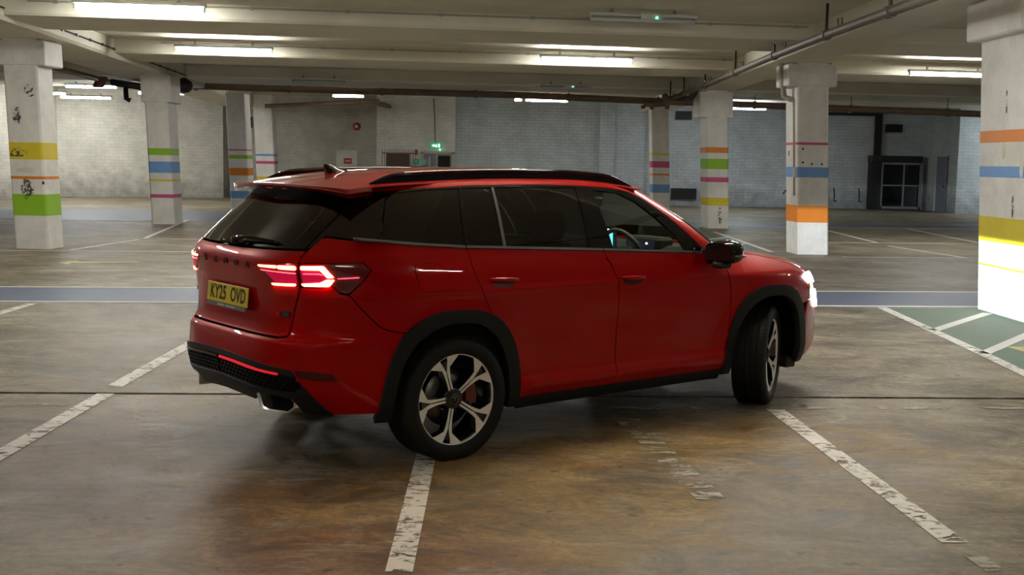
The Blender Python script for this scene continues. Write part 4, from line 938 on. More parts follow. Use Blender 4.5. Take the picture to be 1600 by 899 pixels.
for (oo, oi, sd) in ((lr, l2r, 1), (ll, l2l, -1)):
    glow(oi, sd, [(.288, 1.127), (.403, 1.132), (.403, 1.117), (.30, 1.118)], off=.009)
    glow(oi, sd, [(.410, 1.133), (.494, 1.134), (.494, 1.112), (.410, 1.114)], off=.009)
    glow(oi, sd, [(.355, 1.034), (.48, 1.040), (.476, 1.026), (.365, 1.024)], off=.009)
    glow(oo, sd, [(.515, 1.134), (.609, 1.137), (.640, 1.076), (.612, 1.074), (.592, 1.114), (.515, 1.114)])
    glow(oo, sd, [(.503, 1.042), (.580, 1.049), (.608, 1.067), (.640, 1.066), (.612, 1.028), (.51, 1.028)])
    glow(oo, sd, [(.52, 1.098), (.59, 1.100), (.60, 1.086), (.585, 1.092), (.52, 1.092)], 'inner_strip', 'brake_soft')
    glow(oi, sd, [(.30, 1.103), (.49, 1.098), (.49, 1.091), (.32, 1.099)], 'inner_strip', 'brake_soft', .009)
    glow(oo, sd, [(.650, 1.074), (.735, 1.080), (.735, 1.074), (.650, 1.069)], 'inner_strip', 'brake_soft')
    for z0, u1 in ((1.13, .72), (1.11, .74), (1.092, .745), (1.052, .705), (1.036, .69), (1.012, .675)):
        glow(oo, sd, [(.652, z0 + .004), (u1, z0 + .005), (u1, z0 - .001), (.652, z0 - .002)], 'lens_rib', 'lamp_red', .010)
# rear glass / black greenhouse rear
rg = [(0, 1.215), (.208, 1.218), (.39, 1.221), (.500, 1.224), (.545, 1.40), (.575, 1.520), (.3, 1.53), (0, 1.535)]
rgf = rg + [(-u, z) for u, z in rg[::-1][1:-1]]
panel('rear_window', rgf, M['tint_rear'], gap=.003, step=.04, th=.004, off=-.004)
dp_ = [(.507, 1.226), (.527, 1.232), (.555, 1.292), (.58, 1.292)] + [(u_of_x(x, z), z) for x, z in [(-.62, 1.278), (-.50, 1.268), (-.45, 1.30), (-.36, 1.48), (-.32, 1.533), (-.45, 1.519)]] + [(.59, 1.517), (.552, 1.40)]
both('rear_pillar_trim', dp_, M['gloss_black'], gap=.001, step=.035, label='gloss black rear pillar panel')
QW = [(-.495, 1.268), (-.223, 1.247), (.070, 1.226), (.095, 1.40), (.135, 1.548), (-.10, 1.540), (-.30, 1.522), (-.355, 1.48), (-.44, 1.31)]
both('quarter_window', X(QW), M['tint_rear'], off=-.003, gap=.001, th=.004, label='dark tinted fixed rear side window')
RW1 = [(.098, 1.224), (.345, 1.214), (.362, 1.40), (.375, 1.552), (.155, 1.550), (.12, 1.40)]
both('door_corner_window', X(RW1), M['tint_rear'], off=-.003, gap=.001, th=.004)
RW2 = [(.362, 1.213), (1.010, 1.184), (1.035, 1.40), (1.046, 1.553), (.80, 1.559), (.395, 1.553), (.38, 1.40)]
both('rear_door_window', X(RW2), M['tint_door'], off=-.003, gap=.001, th=.004)
FW = [(1.222, 1.176), (1.60, 1.160), (1.86, 1.148), (1.80, 1.235), (1.66, 1.362), (1.52, 1.462), (1.385, 1.518), (1.19, 1.536), (1.20, 1.40)]
both('front_door_window', X(FW), M['clear'], off=-.003, gap=.001, th=.004)
# window surrounds
both('window_divider', X([(.347, 1.212), (.364, 1.212), (.382, 1.40), (.394, 1.554), (.377, 1.554), (.362, 1.40)]), M['satin'], off=.004, gap=0, th=.008, label='satin grey window divider')
both('centre_pillar_trim', X([(1.012, 1.182), (1.22, 1.175), (1.199, 1.40), (1.188, 1.545), (1.048, 1.560), (1.037, 1.40)]), M['gloss_black'], off=.001, gap=.001, label='gloss black pillar between the doors')
both('door_frame_trim', X([(.073, 1.226), (.096, 1.224), (.12, 1.40), (.153, 1.552), (.137, 1.552), (.10, 1.40)]), M['gloss_black'], off=.001, gap=0)
ft = WTOP[5:] ; inner = [(2.03, 1.125), (1.875, 1.145), (1.81, 1.235), (1.67, 1.362), (1.53, 1.464), (1.39, 1.522), (1.19, 1.540), (1.05, 1.557)]
both('front_frame_trim', X([(1.05, 1.560), (1.19, 1.541), (1.39, 1.523), (1.53, 1.466), (1.67, 1.365), (1.81, 1.238), (1.875, 1.146), (2.06, 1.135), (1.92, 1.262), (1.79, 1.372), (1.62, 1.483), (1.50, 1.529), (1.335, 1.552), (1.064, 1.566)]), M['gloss_black'], gap=.0008, label='gloss black front window frame')
tt = [(-.45, 1.521), (-.30, 1.524), (-.10, 1.542), (.135, 1.550), (.38, 1.556), (.80, 1.561), (1.048, 1.556)]
both('upper_window_trim', X(tt + [(1.064, 1.566), (.80, 1.572), (.547, 1.571), (.24, 1.566), (-.19, 1.544), (-.45, 1.518 + .006)]), M['gloss_black'], off=.002, gap=0, label='gloss black strip above the side windows')
# bright belt strip, cut at each shut line
def beltstrip(xa, xb):
    n = 10; xs = [xa + (xb - xa) * k / n for k in range(n + 1)]
    both('belt_trim', X([(x, belt(x) - .001) for x in xs] + [(x, belt(x) + .013) for x in xs[::-1]]), M['satin'], off=.006, gap=0, th=.016, label='satin grey strip below the side windows')
beltstrip(-.60, .068); beltstrip(.080, 1.128); beltstrip(1.138, 2.03)
# roof side / front pillar in body colour
uo = lambda x, z: u_of_x(x, z)
low = [(-.45, 1.519), (-.19, 1.546), (.24, 1.568), (.547, 1.573), (.80, 1.574), (1.064, 1.568), (1.335, 1.554), (1.50, 1.531), (1.62, 1.486), (1.787, 1.375), (1.92, 1.265), (2.06, 1.138)]
lowu = [(uo(x, z), z) for x, z in densl(low)]
hi = [(2.20, 1.142), (2.045, 1.265), (1.905, 1.385), (1.75, 1.490), (1.645, 1.538)]
hiu = [(uo(x, z), z) for x, z in densl(hi)]
topx = np.linspace(1.58, -.45, 26)
topu = [(uo(x, float(_ze(x))), float(_ze(x))) for x in topx]
roof_side = both('roof_side_rail', lowu + hiu + topu, M['red'], gap=.001, step=.035, label='red roof edge running into the windscreen pillar')
# windscreen
wu = [(uo(x, z) + .004, z) for x, z in densl(hi)]
wf = wu + [(2.6, 1.565), (3.0, 1.585)]; wfull = wf + [(6 - u, z) for u, z in wf[::-1][1:]] + [(3.0, 1.155)]
wfull = wf + [(6 - u, z) for u, z in wf[::-1][1:]]
panel('windscreen', wfull, M['clear'], off=-.002, gap=.001, step=.05, th=.004)
# bonnet and nose
bo = [(2.20, 1.125)] ; bon = [(uo(x, z), z) for x, z in [(2.26, 1.118), (2.45, 1.103), (2.75, 1.078), (3.02, 1.033), (3.17, .988), (3.30, .935)]]
bonf = [(bon[0][0] + .002, 1.135)] + bon + [(3.0, .93)] + [(6 - u, z) for u, z in bon[::-1]] + [(6 - bon[0][0] - .002, 1.135), (3.0, 1.15)]
panel('bonnet', bonf, M['red'], gap=.002, step=.035, zs=.006)
fb = [(uo(x, z), z) for x, z in [p for p in FO if p[0] > WB + .40 and p[1] < .60] ]
nose_r = [(uo(3.305, .715), .715)] + [(2.42, .73), (2.62, .72), (3.0, .72)]
nb = [(uo(x, z), z) for x, z in [(WB + .455, .30), (WB + .445, .46), (WB + .425, .56)]] + nose_r + [(6 - u, z) for u, z in nose_r[::-1][1:]] + [(6 - u, z) for u, z in [(uo(x, z), z) for x, z in [(WB + .455, .30), (WB + .445, .46), (WB + .425, .56)]][::-1]] + [(3.4, .27), (3.0, .26), (2.6, .27)]
panel('front_bumper', nb, M['red'], gap=.002, step=.04)
panel('front_grille', [(2.66, .74), (3.0, .73), (3.34, .74), (3.36, .90), (3.0, .915), (2.64, .90)], M['gloss_black'], off=.012, gap=.002, step=.04)
both('headlight_housing', [(uo(3.31, .725), .725), (2.45, .74), (2.63, .75), (2.63, .915), (2.45, .925), (uo(3.31, .925), .925), (uo(3.37, .86), .86)], M['lens'], off=.002, gap=.002, step=.03, label='clear headlight lens')
hl = [o for o in bpy.data.objects if o.name.startswith('headlight_housing')]
for o_, sd in zip(hl, (1, -1)):
    panel('main_beam', rounded([(2.40, .845), (2.60, .83), (2.60, .905), (2.42, .925), (2.35, .90)], .01, 2), M['head'], off=.012, gap=0, step=.02, side=sd, parent=o_)
    panel('lower_beam', rounded([(2.44, .655), (2.54, .64), (2.54, .77), (2.42, .80)], .01, 2), M['head'], off=.012, gap=0, step=.02, side=sd, parent=o_)
    panel('indicator_lens', [(2.36, .805), (2.44, .80), (2.44, .84), (2.37, .85)], M['amber'], off=.012, gap=0, step=.02, side=sd, parent=o_)

# wheel arch cladding
def clad(A, dx):
    return X([(x + dx, z) for x, z in AO] + [(x + dx, z) for x, z in AI[::-1]], .03)
both('rear_arch_cladding', clad(AO, 0), M['cladding'], off=.014, gap=0, th=.05, label='dark grey rear wheel arch cladding')
both('front_arch_cladding', clad(AO, WB), M['cladding'], off=.014, gap=0, th=.05, label='dark grey front wheel arch cladding')
both('side_sill', X([(.478, .303), (2.29, .303), (2.29, .235), (.478, .235)]), M['cladding'], off=.004, gap=0, th=.03)
# rear lower bumper in dark grey, in three bands
c1 = [(0, .616), (.12, .613), (.25, .605), (.313, .600), (.443, .580), (.505, .570), (.523, .535), (.44, .548), (.30, .568), (.12, .582), (0, .586)]
panel('bumper_cladding', c1 + [(-u, z) for u, z in c1[::-1][1:-1]], M['cladding'], off=.010, gap=0, th=.02)
c2 = [(0, .584), (.12, .580), (.30, .566), (.44, .546), (.523, .533), (.545, .49), (.50, .455), (.40, .455), (.2, .470), (0, .478)]
panel('diffuser_grille', c2 + [(-u, z) for u, z in c2[::-1][1:-1]], M['under'], off=.0, gap=0, th=.02)
# honeycomb ribs of the grille, one joined part
hb = MB()
for side in (1, -1):
    for r_ in range(5):
        for c in range(17):
            u0 = .012 + c * .0305 + (.015 if r_ % 2 else 0); z0 = .565 - r_ * .0205 - u0 * u0 * .14
            if u0 > .50: continue
            for (du, dz) in ((.011, .0), (-.0055, .009), (-.0055, -.009)):
                a = surf_s(np.array([side * u0, side * (u0 + du)]), np.array([z0, z0 + dz])); nrm = normals(np.array([side * u0]), np.array([z0]))[0] * .006
                hb.tube([tuple(a[0] + nrm), tuple(a[1] + nrm)], .0022, 4, False)
tag(hb.build('honeycomb_mesh', M['cladding'], car), kind='stuff')
c3 = [(0, .476), (.2, .468), (.40, .453), (.50, .453), (.548, .488), (.56, .465), (.600, .350), (.612, .322), (.50, .335), (.485, .41), (.43, .425), (.30, .428), (.27, .40), (.25, .375), (.10, .385), (0, .39)]
panel('diffuser_skirt', c3 + [(-u, z) for u, z in c3[::-1][1:-1]], M['cladding'], off=.010, gap=0, th=.04)
# reflectors
rs_ = [(.004, .567), (.15, .564), (.30, .553), (.445, .543), (.448, .555), (.30, .566), (.15, .576), (.004, .579)]
panel('rear_reflector', rs_, M['reflector'], off=.014, gap=0, th=.01, label='glowing thin red fog strip')
panel('rear_reflector', rs_, M['reflector_and_shade'], off=.014, gap=0, th=.01, side=-1, label='unlit dark red strip')
both('side_reflector', rounded([(.516, .573), (.60, .566), (.672, .553), (.690, .518), (.66, .516), (.535, .532)], .008), M['reflector_and_shade'], off=.006, gap=0, label='dark red corner reflector')
# exhaust trims
for sd in (1, -1):
    e = MB(); shp = [(.370, .425), (.40, .338), (.45, .325), (.585, .325), (.628, .36), (.63, .395), (.585, .412)]
    ring = lambda k, x: [(x, -sd * (.50 + (y - .50) * k), .375 + (z - .375) * k) for y, z in shp]
    rr = [ring(1.0, -.995), ring(1.05, -.975), ring(1.05, -.80)]; inn = [ring(.85, -.990), ring(.83, -.82)]
    # slant: the outer end sits further forward, following the bumper
    sl = lambda v: (v[0] + max(0, (abs(v[1]) - .36)) * .42, v[1], v[2])
    rr = [[sl(v) for v in r_] for r_ in rr]; inn = [[sl(v) for v in r_] for r_ in inn]; n = len(shp)
    allr = [rr[2], rr[1], rr[0], inn[0], inn[1]]; vs = [v for r_ in allr for v in r_]
    e.add(vs, [(i * n + k, i * n + (k + 1) % n, (i + 1) * n + (k + 1) % n, (i + 1) * n + k) for i in range(4) for k in range(n)])
    ex_ = e.build('exhaust_trim', M['chrome'], car, auto=30)
    MB().add([sl(v) for v in ring(.86, -.93)], [tuple(range(n))]).build('exhaust_mouth', M['under'], ex_)
# roof skin
def roofgrid(name, x0, x1, nx, mat, z_off=0., curve0=0., curve1=0., vmax=1., th=.02, label=None, drop=0.):
    nv = 40; vs = []; nn = []
    xs = np.linspace(x0, x1, nx); vv = np.linspace(-vmax, vmax, nv)
    XX, VV = np.meshgrid(xs, vv, indexing='ij')
    tt_ = (XX - x0) / (x1 - x0); XX = XX + (1 - tt_) * curve0 * np.abs(VV) ** 2.5 + tt_ * curve1 * np.abs(VV) ** 2.5
    P = roof(XX, VV); P = np.stack([P[..., 0], -P[..., 1], P[..., 2] + z_off], -1)
    e = 1e-3; a = roof(XX + e, VV) - roof(XX - e, VV); b = roof(XX, np.clip(VV + e, -1, 1)) - roof(XX, np.clip(VV - e, -1, 1))
    a = a * [1, -1, 1]; b = b * [1, -1, 1]; nrm = np.cross(b, a); nrm /= np.linalg.norm(nrm, axis=-1, keepdims=True); nrm = np.where(nrm[..., 2:3] < 0, -nrm, nrm)
    vs = P.reshape(-1, 3); nn = nrm.reshape(-1, 3); fs = []
    for i in range(nx - 1):
        for j in range(nv - 1): q = (i * nv + j, (i + 1) * nv + j, (i + 1) * nv + j + 1, i * nv + j + 1); fs.append(q[::-1])
    base = len(vs); bot_ = vs - nn * (th * (1 + drop * np.abs(VV.reshape(-1, 1)) ** 3)); vs = np.r_[vs, bot_]; nn2 = np.r_[nn, -nn]
    fs += [tuple(base + k for k in f[::-1]) for f in fs]
    for i in range(nx - 1): fs.append((i * nv, (i + 1) * nv, base + (i + 1) * nv, base + i * nv)); j = nv - 1; fs.append((i * nv + j, base + i * nv + j, base + (i + 1) * nv + j, (i + 1) * nv + j))
    for j in range(nv - 1): fs.append((j, base + j, base + j + 1, j + 1)); i = nx - 1; fs.append((i * nv + j, i * nv + j + 1, base + i * nv + j + 1, base + i * nv + j))
    return tag(mesh(name, vs, fs, mat, car, True, nn2), label)
roofgrid('roof', -.44, 1.585, 60, M['red'], 0, 0., .045, .998, .006)
spo = roofgrid('rear_spoiler', -.70, -.446, 16, M['red'], .002, .10, 0., 1.0, .022, 'red rear roof spoiler', 1.3)
MB().box((-.665, -.12, 1.532), (-.655, .12, 1.542)).build('high_brake_light', M['brake_soft'], spo)
# black soffit below the spoiler and between roof edge and glass
sf = MB(); n = 22
va = [(float(-.70 + .10 * abs(v) ** 2.5 + .025), -v * float(Wx(-.62, 1.54)) * .985, float(_ze(-.66) + (.02) * (1 - abs(v) ** 2.6)) - .012) for v in np.linspace(-1, 1, n)]
vb = [tuple(surf_s(np.array(np.sign(v) * min(abs(v) * .60, .60)), np.array(1.50)) + np.array([.01, 0, 0])) for v in np.linspace(-1, 1, n)]
sf.add(va + vb, [(i, i + 1, n + i + 1, n + i) for i in range(n - 1)]); sf.build('spoiler_soffit', M['gloss_black'], car, True)
# roof rails
for sd in (1, -1):
    xs = np.linspace(-.42, 1.60, 44); pts = []
    for k, x in enumerate(xs):
        e = min(1, (x + .42) / .18, (1.60 - x) / .22); P = roof(x, .90); pts.append((x, -sd * float(P[1]), float(P[2]) + .004 + .036 * math.sin(max(0, e) * math.pi / 2)))
    rr_ = [max(.003, .0155 * min(1, (k + .3) / 5, (43.3 - k) / 5)) for k in range(44)]
    MB().tube(pts, rr_, 10).build('roof_rail', M['gloss_black'], car, True)
    # web under the rail
    wv = [p for p in pts] + [(p[0], p[1], float(roof(p[0], .90)[2]) - .004) for p in pts]
    vs = [(p[0], p[1] - .006, p[2]) for p in wv] + [(p[0], p[1] + .006, p[2]) for p in wv]; m_ = len(pts)
    MB().add(vs, [(i, i + 1, m_ + i + 1, m_ + i) for i in range(m_ - 1)] + [(2 * m_ + i + 1, 2 * m_ + i, 3 * m_ + i, 3 * m_ + i + 1) for i in range(m_ - 1)]).build('roof_rail_foot', M['gloss_black'], car)
# shark fin aerial
sec = []
for t_ in np.linspace(0, 1, 12):
    x = -.335 + .17 * t_; hgt = [.056, .060, .057, .049, .040, .032, .025, .019, .014, .010, .007, .003][int(round(t_ * 11))]; wd = .030 * math.sin(min(1, t_ * 2.5 + .35) * math.pi / 2) * (1 - t_ * .35)
    zr = float(roof(x, 0)[2]) - .003; sec.append((x, hgt, wd, zr))
vs = []; n = 10
for (x, hgt, wd, zr) in sec:
    for k in range(n):
        a = math.pi * k / (n - 1); c, s_ = math.cos(a), math.sin(a); vs.append((x - (.02 * s_ if x < -.30 else 0), wd * np.sign(c) * abs(c) ** (1.2) * (1 - .75 * s_ ** 1.0), zr + hgt * s_ ** .8))
MB().add(vs, [(i * n + k, i * n + k + 1, (i + 1) * n + k + 1, (i + 1) * n + k) for i in range(11) for k in range(n - 1)] + [tuple(range(n))[::-1]]).build('aerial_fin', M['gloss_black'], car, auto=60)
# fuel flap outline groove: flap as own thin panel proud of a dark ring
flap = rounded([(.984, .985), (.984, 1.143), (1.070, 1.143), (1.083, .985)], .035, 6)
panel('fuel_flap_gap', [(u, z) for u, z in flap], M['under'], off=.0006, gap=-.0012, step=.03, th=.001)
panel('fuel_flap', flap, M['red'], off=.0018, gap=.0012, step=.03, th=.001)
# door handles
for sd in (1, -1):
    for (x0_, z0_, dz) in ((.318, 1.022, -.004), (1.362, .985, -.003)):
        w0 = .105
        P = surf_s(np.array(u_of_x(x0_, z0_)), np.array(z0_)); nrm = normals(np.array([u_of_x(x0_, z0_)]), np.array([z0_]))[0]
        panel('handle_bowl_shade', [(u_of_x(x0_ + .085 * math.cos(a), z0_ - .012 + .030 * math.sin(a)), z0_ - .012 + .030 * math.sin(a)) for a in np.linspace(0, 2 * math.pi, 22)[:-1]], M['reflector_and_shade'], off=.0012, gap=0, th=.001, step=.02, side=sd)  # flat dark ellipse painting the shade of the handle bowl
        vs = []; n = 10; m_ = 15
        for i in range(m_):
            t_ = i / (m_ - 1); x = x0_ - w0 + 2 * w0 * t_; k = math.sin(math.pi * min(1, max(0, (t_ * .94 + .03)))) ** .45
            zc_ = z0_ + .006 + dz * (t_ - .5) * 2; pp = surf(u_of_x(x, zc_), zc_); yy = float(pp[1]) + .020 * k
            for q_ in range(n):
                a = 2 * math.pi * q_ / n; vs.append((x, -sd * (yy + .012 * math.cos(a) * k), zc_ + .0145 * math.sin(a) * (.35 + .65 * k)))
        MB().add(vs, [(i * n + k, i * n + (k + 1) % n, (i + 1) * n + (k + 1) % n, (i + 1) * n + k) for i in range(m_ - 1) for k in range(n)] + [tuple(range(n)), tuple(range((m_ - 1) * n, m_ * n))]).build('door_handle', M['red'], car, auto=60)
# door mirrors
def ell(cx, cy, cz, rx, ry, rz, p=2.6, nu=28, nv=16, fn=None):
    vs = []; fs = []
    sg = lambda c, e: math.copysign(abs(c) ** e, c)
    for i in range(nv + 1):
        b = -math.pi / 2 + math.pi * i / nv
        for k in range(nu):
            a = 2 * math.pi * k / nu; v = (cx + rx * sg(math.cos(b), 2 / p) * sg(math.cos(a), 2 / p), cy + ry * sg(math.cos(b), 2 / p) * sg(math.sin(a), 2 / p), cz + rz * sg(math.sin(b), 2 / p)); vs.append(fn(v) if fn else v)
    for i in range(nv):
        for k in range(nu): fs.append((i * nu + k, i * nu + (k + 1) % nu, (i + 1) * nu + (k + 1) % nu, (i + 1) * nu + k))
    return vs, fs
for sd in (1, -1):
    # housing narrows forward, face looks back
    fn = lambda v: (v[0], -sd * v[1], v[2])
    def shp(v):
        t_ = (v[0] - 2.09) / .13; s_ = 1 - .38 * max(0, t_) ** 1.5; return fn((v[0] + (v[1] - 1.05) * .12, 1.055 + (v[1] - 1.055) * s_ - .02 * t_, 1.135 + (v[2] - 1.135) * s_))
    vs, fs = ell(2.11, 1.055, 1.140, .085, .118, .078, 3.0, fn=shp)
    mh = MB().add(vs, fs).build('door_mirror', M['gloss_black'], car, True)
    gx = 2.012; pts = [(.955, 1.085), (1.12, 1.080), (1.148, 1.12), (1.140, 1.175), (1.10, 1.200), (.99, 1.200), (.955, 1.17)]
    MB().add([fn((gx + (y - 1.05) * .22 + .002, y, z)) for y, z in rounded(pts, .02)], [tuple(range(len(rounded(pts, .02))))]).build('mirror_glass', M['mirror'], mh)
    MB().tube([fn((2.06, 1.16, 1.118)), fn((2.12, 1.178, 1.116)), fn((2.19, 1.15, 1.112))], [.006, .009, .004], 8).build('indicator_strip', M['satin'], mh, True)
    MB().tube([fn((2.10, .905, 1.09)), fn((2.10, .96, 1.085)), fn((2.10, 1.02, 1.10))], [.045, .035, .03], 10).build('mirror_arm', M['gloss_black'], mh, True)
    MB().box((2.02, .985, 1.030), (2.13, 1.085, 1.075), fn, .015).build('mirror_base', M['black'], mh)
# --- rear furniture
def rear_frame(u, z, off=.0):
    P = surf_s(np.array(u), np.array(z)); nn = normals(np.array([u]), np.array([z]))[0]; return P + nn * off, nn
def textmesh(name, s, size, mat, parent, loc, rot, sx=1., ext=.001, sp=1., bold=0.):
    cu = bpy.data.curves.new(name, 'FONT'); cu.body = s; cu.size = size; cu.extrude = ext; cu.align_x = 'CENTER'; cu.align_y = 'CENTER'; cu.space_character = sp; cu.offset = bold; cu.resolution_u = 3
    tmp = bpy.data.objects.new(name + '_t', cu); COL.objects.link(tmp); bpy.context.view_layer.update()
    me = bpy.data.meshes.new_from_object(tmp.evaluated_get(bpy.context.evaluated_depsgraph_get())); bpy.data.objects.remove(tmp); bpy.data.curves.remove(cu)
    me.materials.clear(); me.materials.append(mat); o = link(bpy.data.objects.new(name, me), parent)
    o.matrix_local = Matrix.Translation(loc) @ rot @ Matrix.Diagonal((sx, 1, 1, 1)); return o
# text plane facing rearwards: text x axis -> car right (-y local), text y -> up, normal -> -x
def Rback(tilt=0., yaw=0.): return Matrix.Rotation(yaw, 4, 'Z') @ Matrix(((0, 0, -1, 0), (-1, 0, 0, 0), (0, 1, 0, 0), (0, 0, 0, 1))) @ Matrix.Rotation(tilt, 4, 'X')
# number plate
pt = MB(); PC = (-1.0, 0.0, .928)
plate = bpy.data.objects.new('number_plate', None); plate.empty_display_size = .05; link(plate, car)
plate.matrix_local = Matrix.Translation((-.992, -.02, .930)) @ Rback(math.radians(-5)); tag(plate, 'yellow rear number plate reading KY25 OVD')
MB().box((-.26, -.0555, -.006), (.26, .0555, 0), None, .003).build('plate_face', M['plate'], plate)
textmesh('plate_letters', 'KY25', .112, M['plate_ink'], plate, (-.112, -.001, .0006), Matrix.Identity(4), .80, .0006, 1.04, .0022)
textmesh('plate_letters', 'OVD', .112, M['plate_ink'], plate, (.140, -.001, .0006), Matrix.Identity(4), .76, .0006, 1.04, .0022)
MB().box((-.26, -.080, -.010), (.235, -.056, -.002)).build('plate_surround', M['plate_grey'], plate)
MB().box((-.12, -.074, -.002), (-.03, -.062, -.0012)).build('dealer_print', M['plate_white'], plate)
MB().box((-.01, -.073, -.002), (.11, -.063, -.0012)).build('dealer_print', M['plate_white'], plate)
# name letters across the tailgate
for ch, y in zip('ŠKODA', (-.265, -.133, 0, .133, .265)):
    u0 = u_of_y(abs(y), 1.118) * (1 if y >= 0 else -1); P, nn = rear_frame(u0, 1.118, .003)
    yaw = math.atan2(-nn[1], -nn[0]); tilt = math.asin(max(-1, min(1, nn[2])))
    textmesh('badge_letter', ch, .052, M['badge'], tailgate, tuple(P), Rback(-tilt, yaw), 1.25, .002, 1., .0012)
P, nn = rear_frame(.398, .867, .003); yaw = math.atan2(-nn[1], -nn[0])
b0 = bpy.data.objects.new('trim_badge', None); b0.empty_display_size = .03; link(b0, car); b0.matrix_local = Matrix.Translation(tuple(P)) @ Rback(0, yaw)
MB().box((-.012, -.016, -.002), (.055, .016, .002), None, .001).build('badge_block', M['badge'], b0)
textmesh('badge_text', 'RS', .028, M['satin'], b0, (.022, 0, .0025), Matrix.Identity(4), 1.2, .0005)
MB().add([(-.045, -.012, .002), (-.018, -.012, .002), (-.030, .014, .002), (-.045, .004, .002)], [(0, 1, 2, 3)]).build('badge_mark', M['rs_red'], b0)
P, nn = rear_frame(-.46, .905, .003); yaw = math.atan2(-nn[1], -nn[0])
textmesh('badge_text', '4x4', .035, M['badge'], tailgate, tuple(P), Rback(0, yaw), 1.2, .002, 1., .001)
# wiper
P0, n0 = rear_frame(0.02, 1.225, .02); P1_, n1 = rear_frame(.33, 1.245, .012)
wp = MB(); wp.tube([tuple(P0), tuple(P0 + np.array([-.02, -.03, .015])), tuple(rear_frame(.12, 1.250, .022)[0]), tuple(P1_ + n1 * .004)], [.016, .015, .010, .005], 8); wo = wp.build('rear_wiper', M['gloss_black'], car, True)
MB().tube([tuple(rear_frame(.06, 1.240, .006)[0]), tuple(rear_frame(.2, 1.243, .006)[0]), tuple(rear_frame(.36, 1.246, .006)[0])], .006, 6).build('wiper_blade', M['black'], wo, True)
MB().lathe([(.001, .03), (.022, .028), (.028, 0), (.028, -.02)], 16, 'x', lambda v: (P0[0] - v[0] * .6, P0[1] + v[1], P0[2] + v[2])).build('wiper_boss', M['black'], wo, True)
# --- shell below the windows (dark backing inside the panel gaps) and wheel wells
us = np.r_[np.linspace(-1, 1, 61), np.linspace(1.02, 1.98, 90), np.linspace(2, 4, 41), np.linspace(4.02, 4.98, 90)]
zs_ = np.linspace(.24, 1.12, 26); U_, Z_ = np.meshgrid(us, zs_, indexing='ij')
def ring_surf(u, z):
    u = np.where(u > 5 - 1e-9, u - 6, u); S = surf_s(u, z); return S - normals(u, z) * .022
Sh = ring_surf(U_, Z_); nu_, nz_ = Sh.shape[:2]; fs = []
for i in range(nu_):
    j = (i + 1) % nu_
    for k in range(nz_ - 1):
        c = (Sh[i, k] + Sh[j, k] + Sh[i, k + 1] + Sh[j, k + 1]) / 4
        if min(math.hypot(c[0], c[2] - .38), math.hypot(c[0] - WB, c[2] - .38)) < .465 or (c[2] < .42 and (abs(c[0]) < .42 or abs(c[0] - WB) < .42)): continue
        if (c[2] < .40 and c[0] < -.75) or (c[2] < .46 and (c[0] < -.42 or c[0] > 3.1)): continue
        fs.append((i * nz_ + k, j * nz_ + k, j * nz_ + k + 1, i * nz_ + k + 1))
mesh('inner_shell', Sh.reshape(-1, 3), fs, M['under'], car, True)
for cx in (0, WB):
    for sd in (1, -1):
        mb = MB(); n = 20; A_ = [(-.46 if True else 0, .22)]; vs = []
        for k in range(n + 1):
            a = math.radians(-12 + 204 * k / n); x, z = cx + .452 * math.cos(a), .385 + .440 * math.sin(a); zz_ = max(z, .30); bw = abs(float(surf(u_of_x(x, zz_), zz_)[1])) - .035; vs += [(x, -sd * .50, z), (x, -sd * min(.885, bw), z)]
        mb.add(vs, [(2 * k, 2 * k + 1, 2 * k + 3, 2 * k + 2) for k in range(n)])
        mb.add([vs[2 * k] for k in range(n + 1)], [tuple(range(n + 1))]); mb.build('wheel_well', M['under'], car)
MB().box((.46, -.80, .235), (2.30, .80, .30)).build('floor_pan', M['under'], car)
MB().box((-.86, -.50, .34), (.46, .50, .42)).build('floor_pan', M['under'], car)
MB().box((2.30, -.50, .24), (3.45, .50, .34)).build('floor_pan', M['under'], car)
MB().box((-.07, -.78, .31), (.07, .78, .40)).build('rear_axle', M['under'], car)
MB().box((WB + .34, -.78, .22), (WB + .44, -.62, .30)).build('air_guide', M['black'], car); MB().box((WB + .34, .62, .22), (WB + .44, .78, .30)).build('air_guide', M['black'], car)
